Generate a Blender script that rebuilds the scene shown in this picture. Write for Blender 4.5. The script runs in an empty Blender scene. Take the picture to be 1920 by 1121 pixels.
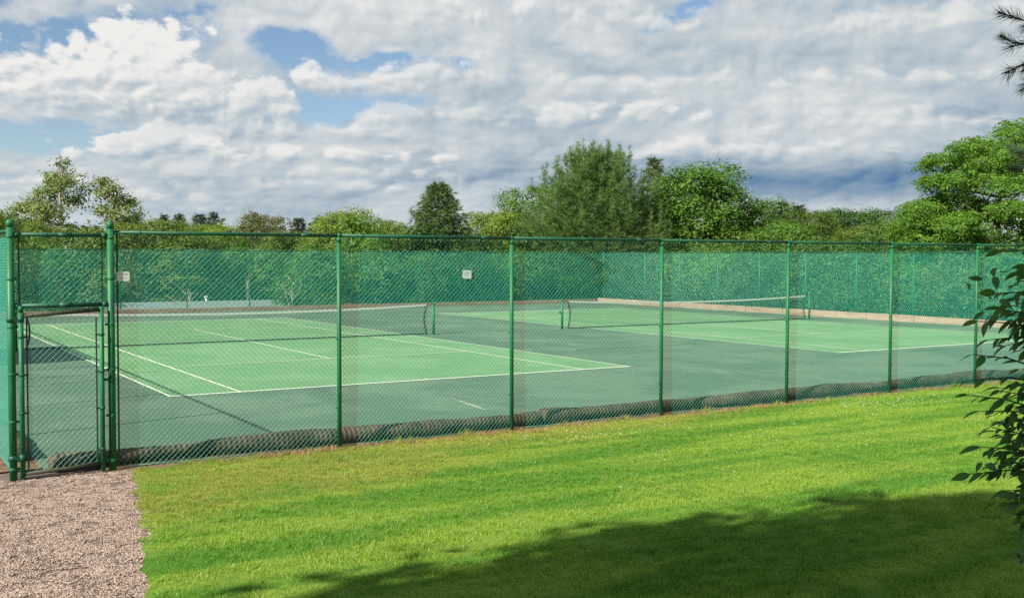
import bpy, math, random
import numpy as np
from mathutils import Vector, Matrix
D = bpy.data
S = bpy.context.scene
COL = S.collection
R = math.radians
rng = np.random.default_rng(7)
random.seed(7)

# ------------------------------------------------------------------ camera
CAM = Vector((-5.066, -20.195, 2.632))
yaw, pit, rol = 0.5594, -0.0390, 0.0032
fw = Vector((math.sin(yaw) * math.cos(pit), math.cos(yaw) * math.cos(pit), math.sin(pit)))
rt = Vector((math.cos(yaw), -math.sin(yaw), 0))
up = rt.cross(fw)
r2 = math.cos(rol) * rt + math.sin(rol) * up
u2 = -math.sin(rol) * rt + math.cos(rol) * up
cd = D.cameras.new('camera')
cam = D.objects.new('camera', cd)
COL.objects.link(cam)
cam.matrix_world = Matrix(((r2.x, u2.x, -fw.x, CAM.x), (r2.y, u2.y, -fw.y, CAM.y), (r2.z, u2.z, -fw.z, CAM.z), (0, 0, 0, 1)))
cd.sensor_fit = 'HORIZONTAL'
cd.sensor_width = 36
cd.lens = 1988.3 / 1920 * 36
cd.clip_start = 0.05
cd.clip_end = 4000
S.camera = cam

# ------------------------------------------------------------------ exposure, sun
S.view_settings.view_transform = 'Standard'
S.view_settings.look = 'None'
S.view_settings.gamma = 1
S.view_settings.use_curve_mapping = False
S.view_settings.exposure = 0.85
S.render.engine = 'CYCLES'
S.cycles.max_bounces = 6
S.cycles.use_denoising = False
S.cycles.transparent_max_bounces = 8
TO_SUN = Vector((-3.9, -0.97, 3.05)).normalized()
SUN_EL = math.asin(TO_SUN.z)
SUN_ROT = math.atan2(TO_SUN.x, TO_SUN.y)
sl = D.lights.new('sun', 'SUN')
sl.energy = 5.0
sl.angle = R(0.55)
sl.color = (1.0, 0.94, 0.82)
sun = D.objects.new('sun', sl)
sun.rotation_euler = (-TO_SUN).to_track_quat('-Z', 'Y').to_euler()
sun.location = (-20, -10, 30)
COL.objects.link(sun)

# ------------------------------------------------------------------ node helpers
class X:
    """A socket in a node tree that can be used in arithmetic."""
    nt = None
    def __init__(s, v): s.v = v
    @staticmethod
    def m(op, *a, clamp=False):
        n = X.nt.nodes.new('ShaderNodeMath'); n.operation = op; n.use_clamp = clamp
        for i, q in enumerate(a):
            q = q.v if isinstance(q, X) else q
            if isinstance(q, (int, float)): n.inputs[i].default_value = q
            else: X.nt.links.new(q, n.inputs[i])
        return X(n.outputs[0])
    def __add__(s, o): return X.m('ADD', s, o)
    __radd__ = __add__
    def __sub__(s, o): return X.m('SUBTRACT', s, o)
    def __rsub__(s, o): return X.m('SUBTRACT', o, s)
    def __mul__(s, o): return X.m('MULTIPLY', s, o)
    __rmul__ = __mul__
    def __truediv__(s, o): return X.m('DIVIDE', s, o)
def clamp01(a): return X.m('ADD', a, 0.0, clamp=True)
def smooth(a, lo, hi):
    n = X.nt.nodes.new('ShaderNodeMapRange'); n.interpolation_type = 'SMOOTHSTEP'
    X.nt.links.new(a.v, n.inputs[0])
    n.inputs[1].default_value = lo; n.inputs[2].default_value = hi
    return X(n.outputs[0])
def combine(x, y, z):
    n = X.nt.nodes.new('ShaderNodeCombineXYZ')
    for i, q in enumerate((x, y, z)):
        q = q.v if isinstance(q, X) else q
        if isinstance(q, (int, float)): n.inputs[i].default_value = q
        else: X.nt.links.new(q, n.inputs[i])
    return X(n.outputs[0])
def noise(vec, scale, detail=4, rough=.5, dist=0.0, lac=2.0):
    n = X.nt.nodes.new('ShaderNodeTexNoise')
    n.inputs['Scale'].default_value = scale; n.inputs['Detail'].default_value = detail
    n.inputs['Roughness'].default_value = rough; n.inputs['Distortion'].default_value = dist
    n.inputs['Lacunarity'].default_value = lac
    if vec is not None: X.nt.links.new(vec.v, n.inputs['Vector'])
    return X(n.outputs[0])
def billow(vec, scale, detail=3, rough=.5):
    n = X.nt.nodes.new('ShaderNodeTexVoronoi'); n.feature = 'SMOOTH_F1'; n.normalize = True
    n.inputs['Scale'].default_value = scale; n.inputs['Detail'].default_value = detail
    n.inputs['Roughness'].default_value = rough; n.inputs['Smoothness'].default_value = .6
    X.nt.links.new(vec.v, n.inputs['Vector'])
    return 1.0 - X(n.outputs['Distance'])
def mixc(f, a, b, mode='MIX'):
    n = X.nt.nodes.new('ShaderNodeMix'); n.data_type = 'RGBA'; n.blend_type = mode
    for sck, q in ((n.inputs[0], f), (n.inputs[6], a), (n.inputs[7], b)):
        q = q.v if isinstance(q, X) else q
        if isinstance(q, (int, float)): sck.default_value = q
        elif isinstance(q, tuple): sck.default_value = (*q, 1)
        else: X.nt.links.new(q, sck)
    return X(n.outputs[2])

# ------------------------------------------------------------------ world: sky with clouds
W = D.worlds.new('World'); S.world = W; W.use_nodes = True
X.nt = wt = W.node_tree
wt.nodes.clear()
# clouds: a numeric field of cover and brightness over azimuth and elevation, the same all round the sky;
# worked out once finely for the part of the sky the lens can see and once coarsely for the rest
def _hash(ix, iy, seed):
    h = (ix * 374761393 + iy * 668265263 + seed * 974634777) & 0xffffffff
    h = ((h ^ (h >> 13)) * 1274126177) & 0xffffffff
    return ((h ^ (h >> 16)) & 0xffff) / 65535.0 * 6.2831853
def gnoise(x, y, seed, per=0):
    """gradient noise, about -1 .. 1, repeating after per cells in x"""
    xi = np.floor(x).astype(np.int64); yi = np.floor(y).astype(np.int64)
    fx = (x - xi).astype(np.float32); fy = (y - yi).astype(np.float32)
    u = fx * fx * fx * (fx * (fx * 6 - 15) + 10); v = fy * fy * fy * (fy * (fy * 6 - 15) + 10)
    def g(dx, dy):
        cx = xi + dx
        if per: cx = cx % per
        a = _hash(cx, yi + dy, seed).astype(np.float32)
        return np.cos(a) * (fx - dx) + np.sin(a) * (fy - dy)
    a = g(0, 0); a = a + (g(1, 0) - a) * u
    b = g(0, 1); b = b + (g(1, 1) - b) * u
    return (a + (b - a) * v) * 1.5
PER = 12491.0                       # 360 degrees in cloud units (1988 per radian)
def fbm(x, y, cell, octs, seed, gain=.5, ridged=False):
    n = max(1, int(round(PER / cell))); c = PER / n
    s = 0; a = 1.0; t = 0
    for o in range(octs):
        q = gnoise(x / c, y / c, seed + o * 17, n)
        if ridged: q = 2.4 * np.sqrt(q * q + .004) - 1      # puffy: rounded bodies with creases between
        s = s + a * q; t += a; a *= gain; c /= 2; n *= 2
    return s / t
def sstep(x, lo, hi):
    t = np.clip((x - lo) / (hi - lo), 0, 1); return t * t * (3 - 2 * t)
def sky_layers(A, B):
    """A, B: azimuth from the view axis and elevation, both in cloud units. Returns linear rgb of the cloud and its cover."""
    A = A.astype(np.float32); B = B.astype(np.float32)
    def fields(A, B):
        Bs = 620 * np.log1p(np.maximum(B, -120) / 330.0)      # low clouds are seen edge-on and look flatter
        w1 = fbm(A, Bs * 1.4, 240, 4, 3); w2 = fbm(A, Bs * 1.4, 240, 4, 91)
        wa = A + 26 * w1; wb = Bs * 1.72 + 26 * w2
        puff = fbm(wa, wb, 150, 7, 11, .47, True) + .30
        fine = fbm(wa, wb, 40, 5, 37, .6)
        return Bs, w1, w2, wa, wb, puff, fine
    ST = 9.0
    Bs, w1, w2, wa, wb, puff, fine = fields(A, B)
    puff1 = fbm(wa - ST, wb + ST * 1.5, 150, 7, 11, .47, True) + .30
    fine1 = fbm(wa - ST, wb + ST * 1.5, 40, 3, 37, .6)
    big = fbm(wa, wb * 1.5, 420, 5, 23)
    wisp = fbm(A + 60 * w2, Bs * 3.6, 330, 6, 53, .6)
    col = np.zeros(A.shape + (3,), np.float32); cov = np.zeros(A.shape, np.float32)
    def C(*c): return np.array(c, np.float32)
    WHITE, LIGHT, MID, GREYB, DARK, DEEP = C(.86, .855, .835), C(.635, .67, .69), C(.455, .535, .60), C(.295, .39, .49), C(.165, .275, .42), C(.065, .17, .34)
    def tone(t):
        """0 deep blue grey .. 1 sunlit white"""
        ks = [0, .2, .4, .58, .78, 1.0]; cs = [DEEP, DARK, GREYB, MID, LIGHT, WHITE]
        return np.stack([np.interp(t, ks, [c[i] for c in cs]) for i in range(3)], -1).astype(np.float32)
    def over(c, a):
        nonlocal col, cov
        a = np.clip(a, 0, 1)[..., None]
        col = col * (1 - a) + c * a
        cov = cov * (1 - a[..., 0]) + a[..., 0]
    def P(x, y):
        ao = math.atan((x - 960) / 1988.0); return ao * 1988, (483 - y) * math.cos(ao)
    # 1. high veil and the broad deck, open where the blue shows
    gaps = np.zeros_like(A)
    for x, y, sx, sy, g, tl in ((550, 100, 66, 42, 1.25, -.1), (250, 74, 130, 34, 1.3, .10), (30, 95, 110, 26, 1.3, 0), (600, 200, 60, 26, 1.0, 0), (760, 195, 50, 20, .8, 0), (425, 22, 60, 20, .8, .2), (150, 62, 60, 26, .7, 0), (345, 100, 40, 50, 1.0, 0),
                                (715, 125, 85, 24, 1.3, .1), (665, 205, 85, 34, 1.2, .2), (852, 130, 40, 16, 1.1, 0), (1262, 42, 60, 15, 1.5, .35), (120, 262, 230, 27, 1.7, 0), (10, 25, 50, 40, .8, 0), (545, 215, 40, 24, .7, 0), (740, 60, 40, 14, .4, 0)):
        a, b = P(x, y); da = A - a; db = B - b - da * tl
        gaps += g * np.exp(-(da / sx) ** 2 - (db / sy) ** 2)
    inside = sstep(np.abs(A), 1500, 1000) * sstep(B, 900, 560)
    gaps = gaps * np.clip(1 + 1.5 * puff + 1.1 * fine + .8 * wisp, .15, 2.2)
    deck = .62 * inside + (1 - inside) * .12 + .55 * big + .30 * puff + .10 * fine + .10 * wisp - gaps
    deck_a = sstep(deck, -.30, .46)
    shade = np.zeros_like(A)
    for x, y, sx, sy, g in ((1500, 338, 330, 34, .46), (1800, 325, 260, 44, .26), (900, 330, 250, 34, .24), (640, 372, 300, 22, .10), (1000, 240, 150, 44, .20), (560, 340, 130, 22, .08), (1300, 300, 120, 26, .12),
                            (1640, 95, 260, 26, .10), (1300, 105, 200, 34, .09), (1870, 215, 150, 70, .20), (940, 175, 150, 24, .14), (1085, 150, 90, 30, .08), (1880, 100, 60, 50, .03), (1000, 85, 300, 22, .06), (700, 235, 120, 20, .06), (480, 405, 420, 26, .13), (330, 345, 120, 16, .08), (450, 235, 160, 16, .10)):
        a, b = P(x, y)
        shade += g * np.exp(-((A - a) / sx) ** 2 - ((B - b) / sy) ** 2)
    lit = np.clip((puff - puff1) * 1.3 + (fine - fine1) * .25, -1, 1)
    over(tone(np.clip(.755 + .24 * big + .12 * lit + .09 * wisp + .18 * puff - shade, 0, 1)), deck_a)
    # 2. single cumulus masses, far to near: puffs joined, flat grey base, sunlit upper left
    def cumulus(cx, cy, w, h, puffs, base=.42, top=1.0, soft=.30, rough=.75, seed=0, tilt=0.0, alpha=1.0):
        nonlocal col, cov
        a0, b0 = P(cx, cy)
        m = (np.abs(A - a0) < w * 1.7 + 60) & (np.abs(B - b0) < h * 2.2 + 60)
        if not m.any(): return
        A_, B_ = A[m], B[m]
        dis = min(1, h / 60)
        def shape(A_, B_):
            x = (A_ + 34 * dis * w1[m] - a0) / w; y = (B_ + 20 * dis * w2[m] - b0) / h - tilt * (A_ - a0) / w
            e = np.zeros(x.shape, np.float32); asp = w / h
            for (px_, py_, r) in puffs:
                dx = (x - px_) * asp * .62; dy = (y - py_)
                q = 1 - np.sqrt(dx * dx + dy * dy) / r
                e += np.exp(np.clip(q * r, -1.5, 1.5) * 6.0)
            return np.log(e + 1e-6) / 6.0, y
        f, y = shape(A_, B_)
        f1, _ = shape(A_ - ST, B_ + ST)
        d = f + rough * (1.0 * puff[m] + .55 * fine[m])
        d1 = f1 + rough * (1.0 * puff1[m] + .55 * fine1[m])
        base_cut = sstep(y, -.75, -.2)
        a = sstep(d, -.02, soft) * (.25 + .75 * base_cut)
        l = (d - d1) * min(h, 70) / ST * .26
        t = base + (top - base) * sstep(l + .62 * np.clip(y, -1, 1.2) + .05, -.85, .85) + .05 * wisp[m]
        c = tone(np.clip(t, 0, 1)); a = (a * alpha)[:, None]
        col[m] = col[m] * (1 - a) + c * a; cov[m] = cov[m] * (1 - a[:, 0]) + a[:, 0]
    g = np.random.default_rng(17)
    def bank(cx, cy, w, h, n, **k):
        ps = []
        for i in range(n):
            u = -1 + 2 * (i + .5) / n + g.normal(0, .06)
            ps.append((u * .85, -.25 + .45 * (1 - u * u) * g.uniform(.4, 1.2), g.uniform(.45, .85)))
        cumulus(cx, cy, w, h, ps, **k)
    # far rows near the horizon
    bank(200, 372, 230, 20, 9, base=0.42, top=0.94, soft=.5, alpha=.8); bank(560, 352, 240, 24, 9, base=0.36, top=0.94, soft=.5, alpha=.85); bank(60, 345, 120, 18, 6, base=0.42, top=1.00, soft=.5, alpha=.8)
    bank(900, 345, 160, 14, 7, base=0.32, top=0.80, soft=.6, alpha=.5); bank(1520, 385, 260, 16, 5, base=.55, top=.9, soft=.9, alpha=.5)
    bank(400, 395, 220, 12, 8, base=0.52, top=0.94, soft=.7, alpha=.6); bank(700, 330, 200, 22, 8, base=0.42, top=0.92, soft=.5, alpha=.75)
    # middle rows
    bank(620, 300, 260, 30, 9, base=0.46, top=1.02, soft=.4, alpha=.9); bank(560, 250, 230, 36, 8, base=0.44, top=1.00, soft=.4, alpha=.85); bank(1420, 285, 300, 34, 10, base=0.47, top=0.98, soft=.45, alpha=.8)
    bank(1160, 225, 190, 34, 7, base=0.48, top=1.00, soft=.4, alpha=.85); bank(820, 225, 180, 32, 7, base=0.47, top=0.96, soft=.4, alpha=.7); bank(1640, 235, 240, 40, 8, base=0.52, top=0.96, soft=.5, alpha=.7)
    bank(1250, 165, 250, 40, 8, base=0.54, top=0.96, soft=.5, alpha=.6); bank(1640, 150, 230, 36, 8, base=0.54, top=1.00, soft=.45, alpha=.75); bank(800, 150, 110, 34, 5, base=0.52, top=1.01, soft=.35, alpha=.8); bank(650, 170, 130, 40, 5, base=0.50, top=0.98, soft=.35, alpha=.8)
    bank(560, 165, 60, 28, 3, base=0.54, top=1.03, soft=.3, alpha=.9); bank(120, 270, 44, 10, 3, base=0.52, top=0.88, soft=.6, alpha=.7); bank(1000, 50, 380, 50, 10, base=0.52, top=0.98, soft=.5, alpha=.8); bank(1720, 50, 200, 50, 7, base=0.54, top=0.96, soft=.5, alpha=.6)
    bank(90, 40, 120, 30, 5, base=0.52, top=0.90, soft=.6, alpha=.5); bank(560, 40, 160, 24, 6, base=0.54, top=0.94, soft=.6, alpha=.6)
    # the bright pair at the left
    cumulus(295, 285, 150, 46, ((-.95, -.35, .42), (-.62, -.05, .55), (-.25, .15, .62), (.12, .45, .66), (.42, .42, .62), (.75, .0, .6), (.98, -.3, .5)), base=.50, top=1.06, soft=.16, rough=.6)
    cumulus(215, 178, 235, 92, ((-1.0, -.35, .38), (-.80, -.02, .42), (-.62, .1, .36), (-.40, .22, .50), (-.12, .42, .48), (.10, .72, .42), (.28, 1.10, .30), (.36, .95, .34), (.38, .55, .46), (.55, .18, .46), (.80, -.1, .42), (1.0, -.38, .3), (0, -.2, .6), (-.4, -.3, .5), (.4, -.3, .5)), base=.50, top=1.04, soft=.15, rough=.5)
    cumulus(480, 205, 90, 56, ((-.7, -.3, .5), (-.2, .1, .62), (.25, .35, .55), (.7, -.1, .55)), base=.55, top=.95, soft=.2, rough=.6)
    # elsewhere round the sky: more of the same, scattered
    for _ in range(90):
        ang = g.uniform(0, PER); el = 60 + 1500 * g.random() ** 1.6
        aa = (ang + PER / 2) % PER - PER / 2
        if abs(aa) < 1150 and el < 600: g.random(3); continue
        ps = [(-.8, -.3, .45), (-.35, .1, .6), (.1, .35, .6), (.5, .1, .6), (.85, -.3, .45)]
        x_ = 960 + 1988 * math.tan(max(-1.3, min(1.3, aa / 1988)))
        ww = 90 + 160 * g.random()
        # placed straight in cloud units
        P_ = P; P = lambda x, y, q=(aa, el): q
        cumulus(0, 0, ww, ww * .36, ps, base=.5, top=1.0, soft=.25, rough=.7)
        P = P_
    # 3. pale air low down
    hz = sstep(B, 120, 4)[..., None] * .62
    air = np.array((.44, .545, .625), np.float32) * (1 + .10 * big[..., None] + .16 * sstep(A, -300, 800)[..., None] * np.array((1, .6, .3), np.float32))
    band = sstep(np.abs(B - 78), 30, 4) * sstep(A, 300, 700) * .25
    col = col * (1 - hz) + air * hz
    cov = cov * (1 - hz[..., 0]) + hz[..., 0]
    return col / np.maximum(cov, 1e-3)[..., None], cov

def sky_image(name, w, h, a0, a1, b0, b1):
    A, B = np.meshgrid(a0 + (np.arange(w) + .5) / w * (a1 - a0), b0 + (np.arange(h) + .5) / h * (b1 - b0))
    c, a = sky_layers(A, B)
    im = D.images.new(name, w, h, alpha=True, float_buffer=True)
    im.colorspace_settings.name = 'Non-Color'; im.alpha_mode = 'CHANNEL_PACKED'
    im.pixels.foreach_set(np.ascontiguousarray(np.concatenate([c, a[..., None]], -1), np.float32).ravel())
    im.update(); im.pack()
    return im
SKY_GAIN = 1.0
def build_sky():
    nt = wt
    out = nt.nodes.new('ShaderNodeOutputWorld')
    sky = nt.nodes.new('ShaderNodeTexSky'); sky.sky_type = 'NISHITA'; sky.sun_disc = False
    sky.sun_elevation = SUN_EL; sky.sun_rotation = SUN_ROT
    sky.air_density = 1.0; sky.dust_density = .3; sky.ozone_density = 3.0
    bg = nt.nodes.new('ShaderNodeBackground'); bg.inputs[1].default_value = 0.062
    nt.links.new(sky.outputs[0], bg.inputs[0])
    tc = nt.nodes.new('ShaderNodeTexCoord')
    sp = nt.nodes.new('ShaderNodeSeparateXYZ'); nt.links.new(tc.outputs['Generated'], sp.inputs[0])
    dx, dy, dz = (X(sp.outputs[i]) for i in range(3))
    a = X.m('WRAP', X.m('ARCTAN2', dx, dy) - yaw, math.pi, -math.pi)
    e = X.m('ARCSINE', dz)
    def tex(im, u, v):
        n = nt.nodes.new('ShaderNodeTexImage'); n.image = im; n.extension = 'EXTEND'; n.interpolation = 'Cubic'
        nt.links.new(combine(u, v, 0.0).v, n.inputs[0]); return X(n.outputs[0]), X(n.outputs[1])
    WA, WB0, WB1 = 1250.0, -20.0, 620.0
    c1, a1 = tex(sky_image('cloud_cover_ahead', 2048, 524, -WA, WA, WB0, WB1), a * (1988 / (2 * WA)) + .5, (e * 1988.0 - WB0) / (WB1 - WB0))
    c2, a2 = tex(sky_image('cloud_cover_around', 1536, 384, -PER / 2, PER / 2, -4.0, 3122.0), a * (1988 / PER) + .5, (e * 1988.0 + 4.0) / 3126.0)
    f = smooth(X.m('ABSOLUTE', a), 1230 / 1988, 1130 / 1988) * smooth(e, 610 / 1988, 560 / 1988)
    col = mixc(f, c2, c1); al = a2 + (a1 - a2) * f
    bgc = nt.nodes.new('ShaderNodeBackground'); bgc.inputs[1].default_value = SKY_GAIN / 2 ** S.view_settings.exposure
    nt.links.new(col.v, bgc.inputs[0])
    mx = nt.nodes.new('ShaderNodeMixShader')
    nt.links.new(al.v, mx.inputs[0]); nt.links.new(bg.outputs[0], mx.inputs[1]); nt.links.new(bgc.outputs[0], mx.inputs[2])
    nt.links.new(mx.outputs[0], out.inputs[0])
build_sky()
W.cycles.sampling_method = 'MANUAL'
W.cycles.sample_map_resolution = 512

# ------------------------------------------------------------------ material helpers
def material(name, fn):
    m = D.materials.new(name); m.use_nodes = True
    nt = m.node_tree; nt.nodes.clear(); X.nt = nt
    out = nt.nodes.new('ShaderNodeOutputMaterial')
    b = nt.nodes.new('ShaderNodeBsdfPrincipled')
    b.inputs['Specular IOR Level'].default_value = .3
    def put(k, v):
        s = b.inputs[k]
        if isinstance(v, X): nt.links.new(v.v, s)
        elif isinstance(v, tuple): s.default_value = (*v, 1)
        else: s.default_value = v
    r = fn(put)
    sh = b.outputs[0]
    if isinstance(r, dict):
        if 'bump' in r:
            n = nt.nodes.new('ShaderNodeBump'); n.inputs['Distance'].default_value = r.get('dist', .01); n.inputs['Strength'].default_value = r.get('strength', 1.0)
            nt.links.new(r['bump'].v, n.inputs['Height']); nt.links.new(n.outputs[0], b.inputs['Normal'])
        if 'trans' in r:
            t = nt.nodes.new('ShaderNodeBsdfTranslucent'); nt.links.new(r['tcol'].v, t.inputs[0])
            mx = nt.nodes.new('ShaderNodeMixShader'); mx.inputs[0].default_value = r['trans']
            nt.links.new(sh, mx.inputs[1]); nt.links.new(t.outputs[0], mx.inputs[2]); sh = mx.outputs[0]
    nt.links.new(sh, out.inputs[0])
    return m
def pos():
    n = X.nt.nodes.new('ShaderNodeNewGeometry'); return X(n.outputs['Position'])
def objco():
    n = X.nt.nodes.new('ShaderNodeTexCoord'); return X(n.outputs['Object'])
def island():
    n = X.nt.nodes.new('ShaderNodeNewGeometry'); return X(n.outputs['Random Per Island'])
def objcolor():
    n = X.nt.nodes.new('ShaderNodeObjectInfo'); return X(n.outputs['Color'])
def scaled(v, s, rotz=0.0):
    n = X.nt.nodes.new('ShaderNodeMapping'); n.inputs['Scale'].default_value = s
    n.inputs['Rotation'].default_value = (0, 0, rotz)
    X.nt.links.new(v.v, n.inputs['Vector']); return X(n.outputs[0])
def grey(a, lo, hi):
    a = a * (hi - lo) + lo
    return combine(a, a, a)
def plain(name, col, rough=.6, var=.15, scale=6.0, spec=.3, metal=0.0, bump=0.0):
    def fn(put):
        p = objco()
        n = noise(p, scale, 5, .6)
        put('Base Color', mixc(1.0, col, grey(n, 1 - 2 * var, 1 + 2 * var), 'MULTIPLY'))
        put('Roughness', rough); put('Specular IOR Level', spec); put('Metallic', metal)
        if bump: return {'bump': noise(p, scale * 6, 4, .6), 'dist': bump}
    return material(name, fn)

def paint_fn(base, worn=.66):
    def fn(put):
        p = pos()
        n = noise(p, 3.0, 5, .6); c = noise(p, 40.0, 3, .6)
        col = mixc(smooth(n, .35, .7), base, tuple(min(1, q * 1.3 + .004) for q in base))
        col = mixc(smooth(n + (c - .5) * .5, worn, worn + .07), col, (.10, .075, .05))
        put('Base Color', col); put('Roughness', .5); put('Specular IOR Level', .35)
    return fn
M_POST = material('green_vinyl_post', paint_fn((.007, .110, .040)))
M_RAIL = material('green_vinyl_rail', paint_fn((.006, .070, .034)))
def wire_fn(put):
    n = noise(pos(), 1.3, 3, .6)
    put('Base Color', mixc(n, (.030, .33, .235), (.060, .41, .30))); put('Roughness', .34); put('Specular IOR Level', .5)
M_WIRE = material('green_vinyl_wire', wire_fn)
M_DARKWIRE = plain('dark_green_vinyl', (.012, .075, .040), .5, .15)
M_STEEL = plain('galvanized_steel', (.35, .37, .36), .45, .15, 30, metal=.6)
M_RUST = plain('rusted_green_pipe', (.042, .046, .024), .6, .3, 18)

def court_col(base, alt, stain):
    def fn(put):
        p = pos()
        a = noise(p, .35, 5, .6, .4); b = noise(p, 2.6, 5, .65); c = noise(p, 55, 3, .7)
        col = mixc(smooth(a, .42, .60), base, alt)
        col = mixc(smooth(noise(scaled(p, (1, .35, 1)), .55, 6, .62, .6), .55, .80) * .75, col, stain)
        col = mixc(1.0, col, grey(b, .80, 1.20), 'MULTIPLY')
        col = mixc(1.0, col, grey(c, .90, 1.10), 'MULTIPLY')
        put('Base Color', col); put('Roughness', .82); put('Specular IOR Level', .22)
        return {'bump': noise(p, 260, 2, .6), 'dist': .002}
    return fn
M_OUTER = material('outer_court_acrylic', court_col((.078, .136, .090), (.110, .172, .114), (.055, .084, .064)))
M_INNER = material('inner_court_acrylic', court_col((.118, .250, .112), (.148, .282, .138), (.098, .195, .105)))
def line_fn(put):
    n = noise(pos(), 22, 5, .7)
    put('Base Color', mixc(smooth(n, .52, .75), (.66, .67, .56), (.34, .44, .31))); put('Roughness', .8)
M_LINE = material('worn_white_line_paint', line_fn)

M_SCRAPE = plain('scraped_paint', (.27, .29, .22), .85, .2, 8)
def lawn_color():
    p = pos()
    a = noise(p, .38, 5, .62, .5)
    b = noise(scaled(p, (1.0, .28, 1.0), R(14)), 1.35, 4, .6)       # mowing bands along the fence direction
    st = noise(scaled(p, (.22, 1.7, 1.0), R(-6)), 1.0, 3, .5)
    c = noise(p, 6.0, 4, .65)
    d = noise(p, 34.0, 2, .6)
    col = mixc(smooth(st * .72 + a * .28, .40, .60), (.102, .262, .026), (.232, .372, .048))
    sp = X.nt.nodes.new('ShaderNodeSeparateXYZ'); X.nt.links.new(p.v, sp.inputs[0])
    px_, py_ = X(sp.outputs[0]), X(sp.outputs[1])
    ribbon = smooth(py_ * -1.0 + px_ * .30, 7.6, 12.2)                # dry, thin turf near the fence
    dry = smooth(a * .5 + c * .32 + b * .25 - ribbon * .30 + .06, .42, .68)
    col = mixc(dry * .72, col, (.350, .325, .075))
    col = mixc(smooth(b + (c - .5) * .6, .56, .72) * .55, col, (.085, .225, .026))
    col = mixc(1.0, col, grey(d, .72, 1.28), 'MULTIPLY')
    return col
def ground_lawn(put):
    put('Base Color', mixc(1.0, lawn_color(), (.75, .72, .7), 'MULTIPLY')); put('Roughness', .95); put('Specular IOR Level', .1)
    return {'bump': noise(pos(), 60, 4, .7), 'dist': .02}
M_LAWN = material('lawn_soil_and_turf', ground_lawn)
def blade(put):
    r = island()
    col = mixc(1.0, lawn_color(), grey(r, .65, 1.45), 'MULTIPLY')
    col = mixc(smooth(r, .90, .97) * .8, col, (.34, .30, .12))
    put('Base Color', col); put('Roughness', .5); put('Specular IOR Level', .25)
    return {'trans': .32, 'tcol': mixc(1.0, col, (1.25, 1.2, .6), 'MULTIPLY')}
M_BLADE = material('grass_blade', blade)
def gravel_fn(put):
    p = pos()
    n = noise(p, 30, 4, .7)
    put('Base Color', mixc(smooth(n, .3, .7), (.115, .082, .068), (.22, .165, .14))); put('Roughness', .95)
    return {'bump': noise(p, 70, 4, .7), 'dist': .02}
M_GRAVEL = material('gravel_bed', gravel_fn)
def pebble_fn(put):
    n = noise(scaled(pos(), (41, 41, 41)), 1.0, 1, .5)
    n2 = noise(scaled(pos(), (67, 67, 67)), 1.0, 0, .5)
    col = mixc(smooth(n, .35, .65), (.235, .165, .130), (.42, .32, .26))
    col = mixc(smooth(n2, .63, .68), col, (.085, .06, .05))
    col = mixc(smooth(n2, .36, .31), col, (.46, .39, .34))
    put('Base Color', col); put('Roughness', .85)
M_PEBBLE = material('pinkish_pebble', pebble_fn)
def dirt_fn(put):
    p = pos()
    n = noise(p, 5, 6, .7); c = noise(p, 60, 3, .7)
    col = mixc(smooth(n, .3, .7), (.10, .062, .036), (.26, .17, .10))
    put('Base Color', mixc(1.0, col, grey(c, .7, 1.3), 'MULTIPLY')); put('Roughness', .95)
    return {'bump': c, 'dist': .02}
M_DIRT = material('dry_soil', dirt_fn)
M_STRAW = plain('dead_grass', (.30, .19, .085), .9, .3, 20)
def terrain_fn(put):
    p = pos(); n = noise(p, .15, 6, .65)
    put('Base Color', mixc(smooth(n, .35, .65), (.035, .062, .016), (.075, .105, .025))); put('Roughness', .95)
M_TERRAIN = material('rough_meadow', terrain_fn)
def roll_fn(put):
    p = pos()
    a = noise(p, 4.0, 5, .6); c = noise(p, 90, 3, .7)
    rib = X.m('SINE', X(objx()) * 88.0)
    col = mixc(smooth(a, .35, .7), (.078, .060, .043), (.165, .130, .094))
    col = mixc(1.0, col, grey(c, .75, 1.25), 'MULTIPLY')
    put('Base Color', col); put('Roughness', .9); put('Specular IOR Level', .15)
    return {'bump': rib * .5 + c * .5, 'dist': .012}
def objx():
    n = X.nt.nodes.new('ShaderNodeTexCoord'); s = X.nt.nodes.new('ShaderNodeSeparateXYZ')
    X.nt.links.new(n.outputs['Object'], s.inputs[0]); return s.outputs[0]
M_ROLL = material('brown_mesh_fabric', roll_fn)
def kerb_fn(put):
    p = pos(); a = noise(scaled(p, (.5, .5, 4)), 2.0, 5, .65); c = noise(p, 35, 4, .7)
    col = mixc(smooth(a, .3, .7), (.23, .165, .118), (.34, .265, .20))
    put('Base Color', mixc(1.0, col, grey(c, .8, 1.2), 'MULTIPLY')); put('Roughness', .9)
M_KERB = material('weathered_tan_kerb', kerb_fn)
M_TAPE = plain('white_net_tape', (.56, .57, .53), .8, .08, 20)
M_CORD = plain('black_net_cord', (.028, .034, .032), .8, .1)
M_STRAP = plain('dark_strap', (.018, .022, .032), .8, .1)
M_WHITE = plain('white_enamel', (.66, .66, .63), .4, .04, 8, .5)
M_INK = plain('grey_ink', (.30, .30, .30), .6, .1)
M_SCREEN = plain('dark_windscreen_fabric', (.02, .05, .045), .9, .15)
def roof_fn(put):
    p = pos(); c = noise(p, 14, 4, .7); a = noise(p, .8, 4, .6)
    put('Base Color', mixc(1.0, mixc(a, (.14, .165, .172), (.18, .20, .205)), grey(c, .82, 1.18), 'MULTIPLY')); put('Roughness', .85)
M_ROOF = material('grey_roof_shingle', roof_fn)
M_CLAP = plain('pale_wall_paint', (.50, .50, .46), .8, .08)
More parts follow.
